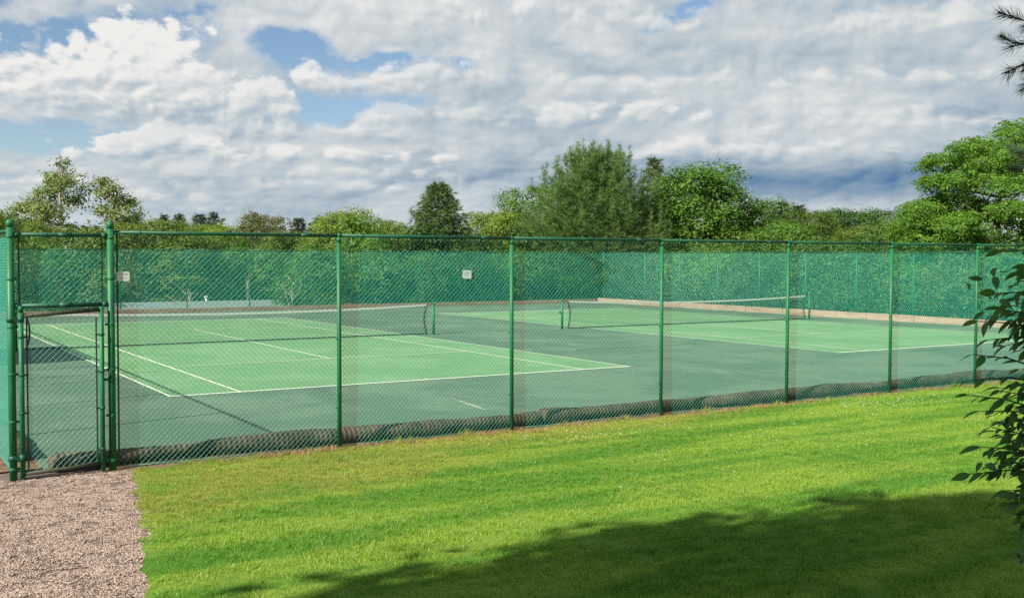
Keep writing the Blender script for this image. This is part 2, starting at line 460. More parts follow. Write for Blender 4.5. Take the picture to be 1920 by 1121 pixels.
def bark_fn(base, hi):
    def fn(put):
        p = objco(); n = noise(scaled(p, (6, 6, 1.2)), 2.0, 6, .7)
        put('Base Color', mixc(smooth(n, .3, .7), base, hi)); put('Roughness', .95)
        return {'bump': n, 'dist': .03}
    return fn
M_BARK = material('brown_bark', bark_fn((.060, .045, .032), (.13, .10, .075)))
M_PALEBARK = material('pale_grey_bark', bark_fn((.24, .21, .17), (.46, .42, .36)))
def leaf_fn(t=.36, rough=.5, lo=.6, hi=1.4, yellow=.15, spec=.3):
    def fn(put):
        r = island()
        n = noise(objco(), .7, 3, .6)
        col = mixc(1.0, objcolor(), grey(r * .65 + n * .35, lo, hi), 'MULTIPLY')
        col = mixc(smooth(r, .80, 1.0) * yellow, col, mixc(1.0, objcolor(), (1.9, 1.45, .9), 'MULTIPLY'))
        put('Base Color', col); put('Roughness', rough); put('Specular IOR Level', spec)
        return {'trans': t, 'tcol': mixc(1.0, col, (1.25, 1.25, .55), 'MULTIPLY')}
    return fn
M_LEAF = material('tree_leaf', leaf_fn())
M_NEEDLE = material('conifer_needle', leaf_fn(.15, .55, .6, 1.45, .12, .3))
def shrubleaf_fn(put):
    r = island(); n = noise(objco(), 20, 3, .6)
    col = mixc(1.0, mixc(n, (.065, .165, .038), (.110, .235, .055)), grey(r, .8, 1.2), 'MULTIPLY')
    put('Base Color', col); put('Roughness', .5); put('Specular IOR Level', .2)
    return {'trans': .3, 'tcol': mixc(1.0, col, (1.2, 1.3, .6), 'MULTIPLY')}
M_SHRUBLEAF = material('dark_shrub_leaf', shrubleaf_fn)
M_TWIG = plain('dark_twig', (.045, .036, .028), .8, .2, 40)
M_PETAL = plain('white_clover_petal', (.72, .70, .66), .8, .05)
M_BIRD = plain('dark_plumage', (.03, .03, .035), .7, .1)

# ------------------------------------------------------------------ mesh helpers
class MB:
    """Collects rings, tubes and boxes for ONE mesh."""
    def __init__(s): s.v = []; s.f = []; s.smooth = []
    def face(s, idx, sm=False): s.f.append(idx); s.smooth.append(sm)
    def box(s, x0, x1, y0, y1, z0, z1):
        b = len(s.v)
        s.v += [(x0, y0, z0), (x1, y0, z0), (x1, y1, z0), (x0, y1, z0), (x0, y0, z1), (x1, y0, z1), (x1, y1, z1), (x0, y1, z1)]
        for q in ((0, 3, 2, 1), (4, 5, 6, 7), (0, 1, 5, 4), (1, 2, 6, 5), (2, 3, 7, 6), (3, 0, 4, 7)):
            s.face(tuple(b + i for i in q))
        return s
    def tube(s, pts, rad, n=8, caps=True):
        pts = [Vector(p) for p in pts]
        if isinstance(rad, (int, float)): rad = [rad] * len(pts)
        b = len(s.v)
        ref = None
        for i, p in enumerate(pts):
            t = (pts[min(i + 1, len(pts) - 1)] - pts[max(i - 1, 0)]).normalized()
            if ref is None:
                ref = t.orthogonal().normalized() if abs(t.z) < .99 else Vector((1, 0, 0))
            a = (ref - t * ref.dot(t))
            a = a.normalized() if a.length > 1e-6 else t.orthogonal().normalized()
            ref = a; c = t.cross(a)
            for k in range(n):
                th = 2 * math.pi * k / n
                s.v.append(tuple(p + rad[i] * (math.cos(th) * a + math.sin(th) * c)))
        for i in range(len(pts) - 1):
            for k in range(n):
                s.face((b + i * n + k, b + i * n + (k + 1) % n, b + (i + 1) * n + (k + 1) % n, b + (i + 1) * n + k), True)
        if caps:
            s.face(tuple(b + k for k in reversed(range(n))))
            s.face(tuple(b + (len(pts) - 1) * n + k for k in range(n)))
        return s
    def mesh(s, name, mat):
        m = D.meshes.new(name)
        m.from_pydata(s.v, [], s.f)
        m.polygons.foreach_set('use_smooth', s.smooth)
        m.materials.append(mat); m.update()
        return m
    def build(s, name, mat, parent=None, loc=None, rot=None):
        return link(name, s.mesh(name, mat), parent, loc, rot)
def link(name, me, parent=None, loc=None, rot=None, scale=None):
    o = D.objects.new(name, me); COL.objects.link(o)
    if parent: o.parent = parent
    if loc: o.location = loc
    if rot: o.rotation_euler = rot
    if scale: o.scale = scale
    return o
def tag(o, label=None, cat=None, group=None, kind=None):
    if label: o['label'] = label
    if cat: o['category'] = cat
    if group: o['group'] = group
    if kind: o['kind'] = kind
    return o
def thing(name, label, cat, loc=(0, 0, 0), rz=0.0, group=None):
    o = D.objects.new(name, None); COL.objects.link(o)
    o.empty_display_size = .3
    o.location = loc; o.rotation_euler = (0, 0, rz)
    return tag(o, label, cat, group)
def np_mesh(name, V, F, mat, smooth=False):
    """V (n,3) float, F (m,3|4) int"""
    me = D.meshes.new(name)
    V = np.ascontiguousarray(V, np.float32); F = np.ascontiguousarray(F, np.int32)
    k = F.shape[1]
    me.vertices.add(len(V)); me.vertices.foreach_set('co', V.ravel())
    me.loops.add(F.size); me.loops.foreach_set('vertex_index', F.ravel())
    me.polygons.add(len(F)); me.polygons.foreach_set('loop_start', np.arange(0, F.size, k, dtype=np.int32))
    me.polygons.foreach_set('use_smooth', np.full(len(F), smooth))
    me.update(calc_edges=True); me.materials.append(mat)
    return me

# ------------------------------------------------------------------ ground
def lawn_z(x, y):
    return 0.045 * max(0.0, -7.2 - y) - .01
def sheet(name, xs, ys, zf, mat, kind='structure'):
    V = [(x, y, zf(x, y)) for y in ys for x in xs]
    nx = len(xs)
    F = [(j * nx + i, j * nx + i + 1, (j + 1) * nx + i + 1, (j + 1) * nx + i) for j in range(len(ys) - 1) for i in range(nx - 1)]
    o = link(name, np_mesh(name, np.array(V), np.array(F), mat, True)); o['kind'] = kind
    return o
def terrain_z(x, y):
    out = max(y - 31.2, x - 33.8, -5.0 - x if y > -6 else -99, 0.0)
    if y < -6.4 and x < 34: return lawn_z(x, y) - .12 if y > -70 else lawn_z(x, -70) - .12
    return -.10 - 2.4 * (1 - math.exp(-max(0.0, out) / 9.0))
xs = sorted(set([-1500, -600, -250, -120, -70, -45, -30, -20, -12, -8, -5, -3.4, 0, 8, 16, 24, 30, 33.2, 34, 36, 39, 43, 48, 55, 65, 80, 110, 160, 250, 500, 1500]))
ys = sorted(set([-1500, -600, -250, -120, -70, -50, -40, -30, -20, -14, -10, -7.2, -6.5, -6, 0, 10, 20, 28, 31, 32, 34, 37, 41, 46, 53, 62, 75, 95, 130, 200, 350, 700, 1500]))
sheet('terrain', xs, ys, terrain_z, M_TERRAIN)
GRAVEL_EDGE = [(-6.66, -2.16), (-7.3, -2.24), (-8.25, -2.42), (-9.0, -2.56), (-9.65, -2.70), (-10.3, -2.80), (-11.3, -3.06), (-12.0, -3.20), (-14, -3.6), (-18, -4.6), (-22, -5.6)]
def edge_x(y):
    a = GRAVEL_EDGE
    if y >= a[0][0]: return a[0][1]
    for (y0, x0), (y1, x1) in zip(a, a[1:]):
        if y1 <= y <= y0:
            return x0 + (x1 - x0) * (y0 - y) / (y0 - y1)
    return a[-1][1]
def wob(y): return .022 * math.sin(y * 7.1) + .012 * math.sin(y * 17.3 + 1)
def lawn_sheet():
    yy = np.concatenate([np.arange(-6.62, -14, -.12), np.arange(-14, -40, -.5)])
    V = []; F = []
    tt = np.concatenate([np.linspace(0, .2, 12), np.linspace(.24, 1, 24)])
    for y in yy:
        x0 = edge_x(y) + wob(y)
        for t in tt:
            x = x0 + (44 - x0) * t
            V.append((x, y, lawn_z(x, y) + .006 * math.sin(x * 1.7 + y) * (1 if y < -6.9 else 0)))
    n = len(tt)
    for j in range(len(yy) - 1):
        for i in range(n - 1):
            F.append((j * n + i, (j + 1) * n + i, (j + 1) * n + i + 1, j * n + i + 1))
    o = link('lawn', np_mesh('lawn', np.array(V), np.array(F), M_LAWN, True)); o['kind'] = 'structure'
lawn_sheet()
def gravel_sheet():
    yy = np.concatenate([np.arange(-6.0, -14, -.12), np.arange(-14, -30, -.5)])
    V = []; F = []; n = 14
    for y in yy:
        x1 = (edge_x(y) + wob(y) + .03) if y < -6.6 else -2.2
        for i in range(n):
            x = -9 + (x1 + 9) * i / (n - 1)
            V.append((x, y, lawn_z(x, y) - .012))
    for j in range(len(yy) - 1):
        for i in range(n - 1):
            F.append((j * n + i, (j + 1) * n + i, (j + 1) * n + i + 1, j * n + i + 1))
    o = link('gravel_path', np_mesh('gravel_path', np.array(V), np.array(F), M_GRAVEL, True)); o['kind'] = 'structure'
gravel_sheet()
sheet('soil_strip', list(np.arange(-2.4, 44, .6)), [-6.75, -6.6, -6.4, -6.2, -6.02], lambda x, y: -.004 + .012 * math.sin(x * 5.3) * math.sin(y * 9 + x) * (1 if -6.7 < y < -6.1 else 0) if y > -6.7 else -.02, M_DIRT)
sheet('side_soil', [-5.0, -4.2, -3.6, -3.2, -2.94], list(np.arange(-5.98, 31, 1.5)), lambda x, y: -.006, M_DIRT)
# court slab
MB().box(-3.05, 32.42, -6.10, 30.22, -.08, 0.0).build('court_pavement', M_OUTER)['kind'] = 'structure'
C2 = 18.37
def rect(mb, x0, x1, y0, y1, z):
    b = len(mb.v); mb.v += [(x0, y0, z), (x1, y0, z), (x1, y1, z), (x0, y1, z)]; mb.face((b, b + 1, b + 2, b + 3))
for ox in (0.0, C2):
    mb = MB(); rect(mb, ox, ox + 10.97, 0, 23.77, .004)
    mb.build('playing_surface', M_INNER)['kind'] = 'structure'
    mb = MB(); w = .05; z = .008
    rect(mb, ox - .02, ox + 10.99, -.02, .08, z); rect(mb, ox - .02, ox + 10.99, 23.69, 23.79, z)
    for x in (ox, ox + 1.372, ox + 9.601, ox + 10.97):
        cx = x + (.03 if x == ox else -.03 if x > ox + 10 else 0)
        rect(mb, cx - w / 2, cx + w / 2, .082, 23.688, z)
    for y in (5.485, 18.285):
        rect(mb, ox + 1.40, ox + 9.573, y - w / 2, y + w / 2, z + .003)
    rect(mb, ox + 5.46, ox + 5.51, 5.512, 18.258, z)
    rect(mb, ox + 5.46, ox + 5.51, .084, .18, z); rect(mb, ox + 5.46, ox + 5.51, 23.58, 23.686, z)
    mb.build('court_lines', M_LINE)['kind'] = 'structure'
mb = MB()
pp = [(4.50, -2.75), (4.42, -3.2), (4.36, -3.6), (4.31, -3.95), (4.26, -4.25), (4.24, -4.5)]
for (a, b), (c, d), wd in zip(pp, pp[1:], (.012, .03, .045, .05, .025)):
    k = len(mb.v); mb.v += [(a - wd, b, .004), (a + wd, b, .004), (c + wd, d, .004), (c - wd, d, .004)]; mb.face((k, k + 1, k + 2, k + 3))
tag(mb.build('scrape_mark', M_SCRAPE), kind='structure')
# repair seams: thin dark cracks running along the pavement
for (x0, x1, y0) in ((-2.9, 1.2, 4.6), (12.5, 17.2, 4.4), (20.3, 23.4, -.75)):
    mb = MB(); xx = np.arange(x0, x1, .35); yy = y0 + np.cumsum(rng.normal(0, .012, len(xx)))
    for i in range(len(xx) - 1):
        wd = .012 + .008 * rng.random(); k = len(mb.v)
        mb.v += [(xx[i], yy[i] - wd, .0125), (xx[i + 1], yy[i + 1] - wd, .0125), (xx[i + 1], yy[i + 1] + wd, .0125), (xx[i], yy[i] + wd, .0125)]
        mb.face((k, k + 1, k + 2, k + 3))
    mb.build('pavement_crack', M_STRAP)['kind'] = 'structure'

# kerbs
def kerb(name, label, p0, p1, h, th):
    p0 = Vector(p0); d = Vector(p1) - p0; L_ = d.length
    t = thing(name, label, 'kerb', p0, math.atan2(d.y, d.x))
    n = max(1, round(L_ / 2.4)); s = L_ / n
    me = MB().box(.006, s - .012, 0, th, -.1, h).mesh('kerb_block', M_KERB)
    for i in range(n):
        o = link('kerb_block', me, t, (i * s, random.uniform(-.008, .008), random.uniform(-.008, .008)))
    return t
kerb('concrete_kerb', 'brownish kerb along the bottom of the far end fence behind both courts', (-3.0, 30.26, 0), (32.42, 30.26, 0), .20, .18)
kerb('concrete_kerb', 'sunlit tan kerb under the long side fence beyond the second court', (32.45, 30.2, 0), (32.45, -6.4, 0), .27, .0 + .18)

# ------------------------------------------------------------------ chain link
WIRE_R = .0019
def link_panel(width, height, name='chain_link', WIRE_R=WIRE_R):
    A = .0355; n = max(2, int(round(width / A))); A = width / n
    m = max(2, int(round(height / .0355))); st = height / m
    zz = np.arange(m + 1) * st
    V = []; F = []
    base = 0
    tri = [(1, 0), (0, 1), (-1, 0), (0, -1)]
    for i in range(n):
        par = np.arange(m + 1) % 2
        x = (i + ((par + i) % 2)) * A
        y = np.where((par + i) % 2 == 0, -.0026, .0026)
        # four-sided wire, a ring of corners at every bend
        ring = []
        for (a, b) in tri:
            ring.append(np.stack([x + a * WIRE_R * 1.25, y + b * WIRE_R, zz + 0 * x], 1))
        v = np.stack(ring, 1).reshape(-1, 3)
        V.append(v)
        idx = np.arange(m) * 4 + base
        for k in range(4):
            k2 = (k + 1) % 4
            F.append(np.stack([idx + k, idx + k2, idx + 4 + k2, idx + 4 + k], 1))
        base += (m + 1) * 4
    return np_mesh(name, np.concatenate(V), np.concatenate(F), M_WIRE, False)
BAY = 2.9
ME_BAY = link_panel(BAY, 2.90, 'chain_link_panel')
ME_BAY_HEAVY = link_panel(BAY, 2.90, 'chain_link_panel', .0029)      # the far fences are of heavier wire
def post_mesh(r, h, name='post'):
    return MB().tube([(0, 0, -.15), (0, 0, h)], r, 14).mesh(name, M_POST)
def cap_mesh(r):
    pts = [(0, 0, -.05), (0, 0, 0), (0, 0, r * .35), (0, 0, r * .7), (0, 0, r * .95)]
    return MB().tube(pts, [r * 1.06, r * 1.07, r * .96, r * .7, r * .25], 14).mesh('post_cap', M_POST)
def band_mesh(r):
    m = MB().tube([(0, 0, -.018), (0, 0, -.014), (0, 0, .014), (0, 0, .018)], [r * 1.02, r * 1.1, r * 1.1, r * 1.02], 14)
    m.box(r * .9, r * 1.0 + .03, -.012, .012, -.014, .014)
    return m.mesh('band', M_POST)
def loop_cap_mesh(r):
    m = MB().tube([(0, 0, -.07), (0, 0, .0)], r * 1.12, 12)
    m.tube([(-.022, 0, .024), (.022, 0, .024)], .034, 12)
    return m.mesh('rail_loop', M_POST)
R_T, R_L = .043, .030
ME_TP = post_mesh(R_T, 3.02); ME_LP = post_mesh(R_L, 2.90)
ME_TCAP = cap_mesh(R_T); ME_TBAND = band_mesh(R_T); ME_LOOP = loop_cap_mesh(R_L); ME_LBAND = band_mesh(R_L)
RAIL_Z, RAIL_R = 2.925, .0235
def rail_mesh(L_, ties=True, r=RAIL_R, mat=None):
    m = MB().tube([(0, 0, 0), (L_, 0, 0)], r, 10)
    if ties:
        x = .35
        while x < L_ - .2:
            m.tube([(x - .006, 0, 0), (x + .006, 0, 0)], r * 1.22, 8)
            x += .61
        m.tube([(L_ - .55, 0, 0), (L_ - .40, 0, 0)], r * 1.14, 10)
    return m.mesh('top_rail', mat or M_RAIL)
def bar_mesh(h): return MB().box(-.010, .010, -.004, .004, 0, h).mesh('tension_bar', M_DARKWIRE)
ME_BAR = bar_mesh(2.86)
def fence(name, label, p0, ang, xs, terminals, mesh_y, open_bay=(), z0=0.0, bay=None):
    """Posts at the distances xs along the line from p0; a chain link panel and a rail in every bay."""
    t = thing(name, label, 'fence', (p0[0], p0[1], z0), ang)
    for i, x in enumerate(xs):
        if i in terminals:
            p = link('post', ME_TP, t, (x, 0, 0))
            link('post_cap', ME_TCAP, p, (0, 0, 3.02))
            for z in (.12, .68, 1.24, 1.80, 2.36, 2.86):
                sx = 1 if i == 0 else -1
                link('band', ME_TBAND, p, (0, 0, z), (0, 0, 0 if sx > 0 else math.pi))
        else:
            p = link('post', ME_LP, t, (x, 0, 0), (random.uniform(-.003, .003), random.uniform(-.004, .004), 0))
            link('rail_loop', ME_LOOP, p, (0, 0, RAIL_Z - .024))
            for z in (.55, 1.5, 2.3):
                link('band', ME_LBAND, p, (0, 0, z), (0, 0, random.choice((0, math.pi))), (.9, .9, .5))
    for i in range(len(xs) - 1):
        if i in open_bay: continue
        a, b = xs[i], xs[i + 1]
        link('top_rail', rail_mesh(b - a), t, (a, 0, RAIL_Z))
        link('chain_link_panel', bay or ME_BAY, t, (a, mesh_y, -.01), None, ((b - a) / BAY, 1, 1))
        link('tension_wire', MB().tube([(a, mesh_y, .02), (b, mesh_y, .02)], .003, 5).mesh('tension_wire', M_WIRE), t)
    for i in terminals:
        for sd in (-1, 1):
            if (sd < 0 and (i == 0 or (i - 1) in open_bay)) or (sd > 0 and (i == len(xs) - 1 or i in open_bay)): continue
            link('tension_bar', ME_BAR, t, (xs[i] + sd * .085, mesh_y, .05))
    return t
FY = -6.55
near_x = [-3.455, -2.335, .665, 3.48, 6.42, 9.38, 12.23, 14.95, 17.85, 20.75, 23.65]
nf = fence('chain_link_fence', 'near green chain link fence between lawn and courts with the gateway in it',
           (near_x[0], FY), 0.0, [x - near_x[0] for x in near_x], (0, 1), .040, open_bay=(0,))
# fixed panel over the gate
gw = near_x[1] - near_x[0]
link('top_rail', rail_mesh(gw - 2 * R_T, True), nf, (R_T, 0, 2.885))
link('transom_rail', rail_mesh(gw - 2 * R_T, True, .028), nf, (R_T, 0, 2.045))
link('transom_mesh', link_panel(gw - .2, .84, 'transom_mesh'), nf, (.1, .035, 2.04))
for x in (.095, gw - .095):
    link('tension_bar', MB().box(-.009, .009, -.004, .004, 0, .84).mesh('tension_bar', M_DARKWIRE), nf, (x, .035, 2.04))
for x in (0.0, gw):
    for z in (2.885, 2.045):
        link('rail_cup', MB().tube([(R_T * (1 if x == 0 else -1), 0, 0), ((R_T + .06) * (1 if x == 0 else -1), 0, 0)], .034, 12).mesh('rail_cup', M_RAIL), nf, (x, 0, z))
# side fence on the first court, far fence, far side fence
fence('chain_link_fence', 'green chain link side fence running away from the gate along the first court', (-3.455, FY + .09), math.pi / 2, [i * 3.07 for i in range(13)], (12,), -.045)
fence('chain_link_fence', 'far end green chain link fence with the thickly wooded slope behind it', (-3.4, 30.42), 0.0, [0] + [5.86 + 3.02 * i - 3.02 for i in range(0, 10)] + [33.0 + 3.4 - .04], (0, 11), -.04, bay=ME_BAY_HEAVY)
fence('chain_link_fence', 'long green chain link side fence beyond the second court and sunlit kerb', (33.0, 30.36), -math.pi / 2, [.9 + 2.98 * i - .9 if i == 0 else .85 + 2.97 * i for i in range(13)], (12,), -.04, bay=ME_BAY_HEAVY)

# gate
gate = thing('chain_link_gate', 'narrow green chain link gate closed between two tall capped posts on the gravel', 'gate', (-3.355, FY - .035, .03))
GH, GW = 1.93, .90
def stile(x, r=.029, h=GH + .06):
    o = link('stile', MB().tube([(0, 0, -.02), (0, 0, h)], r, 12).mesh('stile', M_POST), gate, (x, 0, 0)); return o
s1 = stile(0); s2 = stile(GW)
s2.scale = (.95, .95, 1.0)
link('stile_cap', cap_mesh(.029), s1, (0, 0, GH + .06))
mb = MB().tube([(.03, 0, 1.90), (GW - .03, 0, 1.955)], .027, 10)
for i in range(7):
    x = .12 + i * .11; mb.tube([(x - .004, 0, 1.90 + (x - .03) * .065), (x + .004, 0, 1.90 + (x - .03) * .065)], .029, 8)
link('frame_rail', mb.mesh('frame_rail', M_RUST), gate)['label'] = 'rust brown top bar of the gate'
link('frame_rail', MB().tube([(.03, 0, .03), (.5, 0, .045), (GW - .03, 0, .08)], .025, 10).mesh('frame_rail', M_RUST), gate)
link('chain_link_panel', link_panel(GW - .13, 1.84, 'gate_mesh'), gate, (.065, .0, .05))
for x in (.062, GW - .062):
    o = link('tension_bar', MB().box(-.009, .009, -.004, .004, 0, 1.80).mesh('tension_bar', M_DARKWIRE), gate, (x, 0, .06))
for z in (.25, .75, 1.2, 1.65):
    for x, sx in ((0, 1), (GW, -1)):
        link('band', MB().tube([(0, 0, -.015), (0, 0, .015)], .034, 12).box(sx * .03 if sx > 0 else -.075, .075 if sx > 0 else -.03, -.008, .008, -.010, .010).mesh('band', M_DARKWIRE), gate, (x, 0, z))
for z in (.22, 1.86):
    mb = MB().tube([(0, 0, -.035), (0, 0, .035)], .037, 12)
    mb.box(-.085, -.02, -.016, .016, -.022, .022)
    mb.tube([(-.10, .035, -.032), (-.10, .035, .032)], .052, 14)
    link('hinge', mb.mesh('hinge', M_RAIL), gate, (0, 0, z))
mb = MB().box(.02, .075, -.012, .012, 1.08, 1.11)
mb.tube([(.065, -.02, 1.08), (.075, -.03, 1.15), (.10, -.035, 1.24)], .008, 8)
mb.tube([(.065, .02, 1.08), (.090, .03, 1.15), (.125, .03, 1.235)], .008, 8)
link('latch', mb.mesh('latch', M_DARKWIRE), gate, (GW, 0, 0))

# windscreen on the side fence (its shade lies on the court by the net)
def windscreen():
    nx, nz = 24, 10
    V = []; F = []
    for j in range(nz + 1):
        for i in range(nx + 1):
            y = 7.4 + 4.9 * i / nx; z = .75 + 2.1 * j / nz
            V.append((-3.40 + .018 * math.sin(i * 1.3) * math.sin(j * .9), y, z - (.05 * math.sin(i * 1.05) ** 2 if j == nz else 0)))
    for j in range(nz):
        for i in range(nx):
            a = j * (nx + 1) + i; F.append((a, a + 1, a + nx + 2, a + nx + 1))
    me = np_mesh('windscreen', np.array(V), np.array(F), M_SCREEN, True)
    o = link('windscreen', me); md = o.modifiers.new('thickness', 'SOLIDIFY'); md.thickness = .004
    tag(o, 'dark green fabric windscreen tied inside the side fence level with the first net', 'windscreen')
windscreen()

# signs
def sign(label, w, h, loc, rot, rows):
    t = thing('sign', label, 'sign', loc)
    t.rotation_euler = rot
    mb = MB(); rr = min(w, h) * .18; out = []
    for cx, cz, a0 in ((w / 2 - rr, h / 2 - rr, 0), (-w / 2 + rr, h / 2 - rr, 90), (-w / 2 + rr, -h / 2 + rr, 180), (w / 2 - rr, -h / 2 + rr, 270)):
        for k in range(5):
            a = R(a0 + 22.5 * k); out.append((cx + rr * math.cos(a), cz + rr * math.sin(a)))
    n = len(out)
    mb.v = [(x, 0, z) for x, z in out] + [(x, .006, z) for x, z in out]
    mb.face(tuple(range(n))[::-1]); mb.face(tuple(range(n, 2 * n)))
    for i in range(n): mb.face((i, (i + 1) % n, n + (i + 1) % n, n + i))
    link('plate', mb.mesh('plate', M_WHITE), t)
    mb = MB()
    for (z, x0, x1, hh) in rows:                 # worn grey print, not readable in the photograph
        x = x0
        while x < x1:
            ww = random.uniform(.05, .10) * w
            mb.box(x * w / 1.0 if False else x, min(x + ww, x1), -.0012, .0008, z - hh / 2, z + hh / 2); x += ww + .035 * w
    link('print', mb.mesh('print', M_INK), t)
    return t
sign('small white sign wired to the near fence just right of the gate post', .150, .118, (-2.188, FY - .008, 2.385), (0, 0, 0),
     [(.028, -.055, -.03, .012), (.028, .004, .05, .014), (-.018, -.03, .035, .006)])
sign('white sign with faded grey print hanging on the far end fence', .56, .46, (23.66, 30.33, 1.70), (0, 0, 0),
     [(.09, -.20, .20, .05), (.0, -.17, .12, .04), (-.08, -.12, .06, .04)])

# ------------------------------------------------------------------ fabric rolls along the fence foot
def roll(name, label, p0, p1, r, seed, mat=None):
    p0 = Vector(p0); d = Vector(p1) - p0; L_ = d.length
    g = np.random.default_rng(seed)
    n = int(L_ / .045); m = 14
    ph = g.random(8) * 7
    V = []; F = []
    for i in range(n + 1):
        x = L_ * i / n
        big = .16 * math.sin(x * 1.1 + ph[0]) + .10 * math.sin(x * 2.7 + ph[1]) + .05 * math.sin(x * 6.1 + ph[2])
        yo = .035 * math.sin(x * .8 + ph[3]) + .015 * math.sin(x * 3.1 + ph[4])
        endf = min(1.0, math.sqrt(max(0.0, min(x, L_ - x)) / .06 + .25))
        rib = .018 * (i % 2)
        for k in range(m):
            th = 2 * math.pi * k / m
            rr = r * (1 + big - rib + .03 * g.standard_normal() + .07 * math.sin(2 * th + x * 1.7)) * endf
            y = yo + rr * math.cos(th) * 1.02
            z = r * .80 + rr * math.sin(th) * .92
            V.append((x, y, max(-.03, z)))
    for i in range(n):
        for k in range(m):
            F.append((i * m + k, i * m + (k + 1) % m, (i + 1) * m + (k + 1) % m, (i + 1) * m + k))
    V.append((0, 0, r * .8)); V.append((L_, 0, r * .8))
    me_V = np.array(V); c0, c1 = len(V) - 2, len(V) - 1
    me = D.meshes.new('roll')
    faces = F + [(c0, (k + 1) % m, k) for k in range(m)] + [(c1, n * m + k, n * m + (k + 1) % m) for k in range(m)]
    me.from_pydata([tuple(v) for v in V], [], faces); me.polygons.foreach_set('use_smooth', [True] * len(faces)); me.materials.append(mat or M_ROLL)
    o = link(name, me, None, p0, (0, 0, math.atan2(d.y, d.x)))
    tag(o, label, 'fabric roll')
roll('fabric_roll', 'lumpy brown fabric roll lying inside the near fence from the gate to the dark split', (-3.02, -6.22, 0), (4.17, -6.22, 0), .122, 1)
roll('fabric_roll', 'long brown fabric roll along the foot of the near fence right of the dark split', (4.225, -6.22, 0), (23.8, -6.20, 0), .122, 2)
roll('fabric_roll', 'dark fabric roll along the foot of the side fence behind the gate hinge post', (-3.24, -5.4, 0), (-3.24, 29.8, 0), .12, 3)

# ------------------------------------------------------------------ nets
def net(ox, label):
    t = thing('tennis_net', label, 'tennis net', (ox, 11.885, 0))
    x0, x1 = -1.17, 11.86
    pm = MB().tube([(0, 0, -.05), (0, 0, 1.07)], .045, 14).mesh('net_post', M_POST)
    for x in (x0, x1):
        p = link('net_post', pm, t, (x, 0, 0))
        link('post_cap', cap_mesh(.045), p, (0, 0, 1.075))
    mb = MB().tube([(-.05, 0, .62), (-.13, 0, .62)], .035, 10); mb.tube([(-.13, 0, .62), (-.15, .03, .70)], .012, 6)
    link('winch', mb.mesh('winch', M_POST), t, (x0, 0, 0))
    a, b = x0 + .24, x1 - .24
    def top(x):
        s = (x - a) / (b - a); return 1.045 - .13 * (1 - (2 * s - 1) ** 2)
    xs_ = np.linspace(a, b, 41)
    mb = MB()
    V = []; F = []
    for i, x in enumerate(xs_):
        z = top(x)
        V += [(x, -.012, z - .065), (x, -.012, z), (x, .012, z), (x, .012, z - .065)]
        if i:
            q = (i - 1) * 4
            for k in range(4): F.append((q + k, q + (k + 1) % 4, q + 4 + (k + 1) % 4, q + 4 + k))
    link('headband', np_mesh('headband', np.array(V), np.array(F), M_TAPE), t)
    link('cable', MB().tube([(x0, 0, 1.06)] + [(x, 0, top(x) - .008) for x in xs_[::4]] + [(x1, 0, 1.06)], .008, 6).mesh('cable', M_CORD), t)
    for x, bend in ((a, .05), (b, -.05)):
        sgn = 1 if x == a else -1
        pts = [(x + sgn * .14 * math.sin(math.pi * k / 8) * .8 + sgn * .02 * k / 8, 0, top(x) - (top(x) - .04) * k / 8) for k in range(9)]
        link('side_strap', MB().tube(pts, .024, 6).mesh('side_strap', M_STRAP), t)
    mb = MB()
    x = a + .04
    while x < b:
        mb.tube([(x, 0, .045), (x, 0, top(x) - .06)], .0021, 3, False); x += .047
    zz = .05
    while zz < .96:
        mb.tube([(xx_, 0, min(zz, top(xx_) - .065)) for xx_ in xs_[::2]], .0021, 3, False); zz += .047
    link('mesh_netting', mb.mesh('mesh_netting', M_CORD), t)['kind'] = 'stuff'
    link('bottom_band', MB().tube([(a, 0, .045), (b, 0, .045)], .016, 6).mesh('bottom_band', M_STRAP), t)
net(0.0, 'white topped tennis net on the first court, its left post seen through the gate')
net(C2, 'white topped tennis net on the second court farther right, standing before the tan kerb')

# ------------------------------------------------------------------ low building behind the far fence
bd = thing('low_building', 'low building behind the far fence with only its grey roof showing', 'building', (11.1, 38, -2.6))
def hip():
    x0, x1 = -4.55, 4.55
    mb = MB()
    mb.v = [(x0 - .5, -4.2, 1.75), (x1 + .35, -4.2, 1.75), (x1 + .9, 4.2, 1.75), (x0 - .5, 4.2, 1.75), (x0 - .5, 0, 2.80), (x1, 0, 2.80),
            (x0 - .5, -4.2, 1.62), (x1 + .35, -4.2, 1.62), (x1 + .9, 4.2, 1.62), (x0 - .5, 4.2, 1.62)]
    for f in ((0, 1, 5, 4), (2, 3, 4, 5), (1, 2, 5), (3, 0, 4), (6, 7, 1, 0), (7, 8, 2, 1), (8, 9, 3, 2), (9, 6, 0, 3), (9, 8, 7, 6)): mb.face(f)
    return mb
link('wall', MB().box(-4.3, 4.4, -3.7, 3.7, -.4, 1.615).mesh('wall', M_CLAP), bd)
rf = link('roof', hip().mesh('roof', M_ROOF), bd)
link('vent_pipe', MB().tube([(.5, .1, 2.70), (.5, .1, 2.98)], .06, 10).tube([(.5, .1, 2.98), (.5, .1, 3.06)], .11, 10).mesh('vent_pipe', M_WHITE), rf)

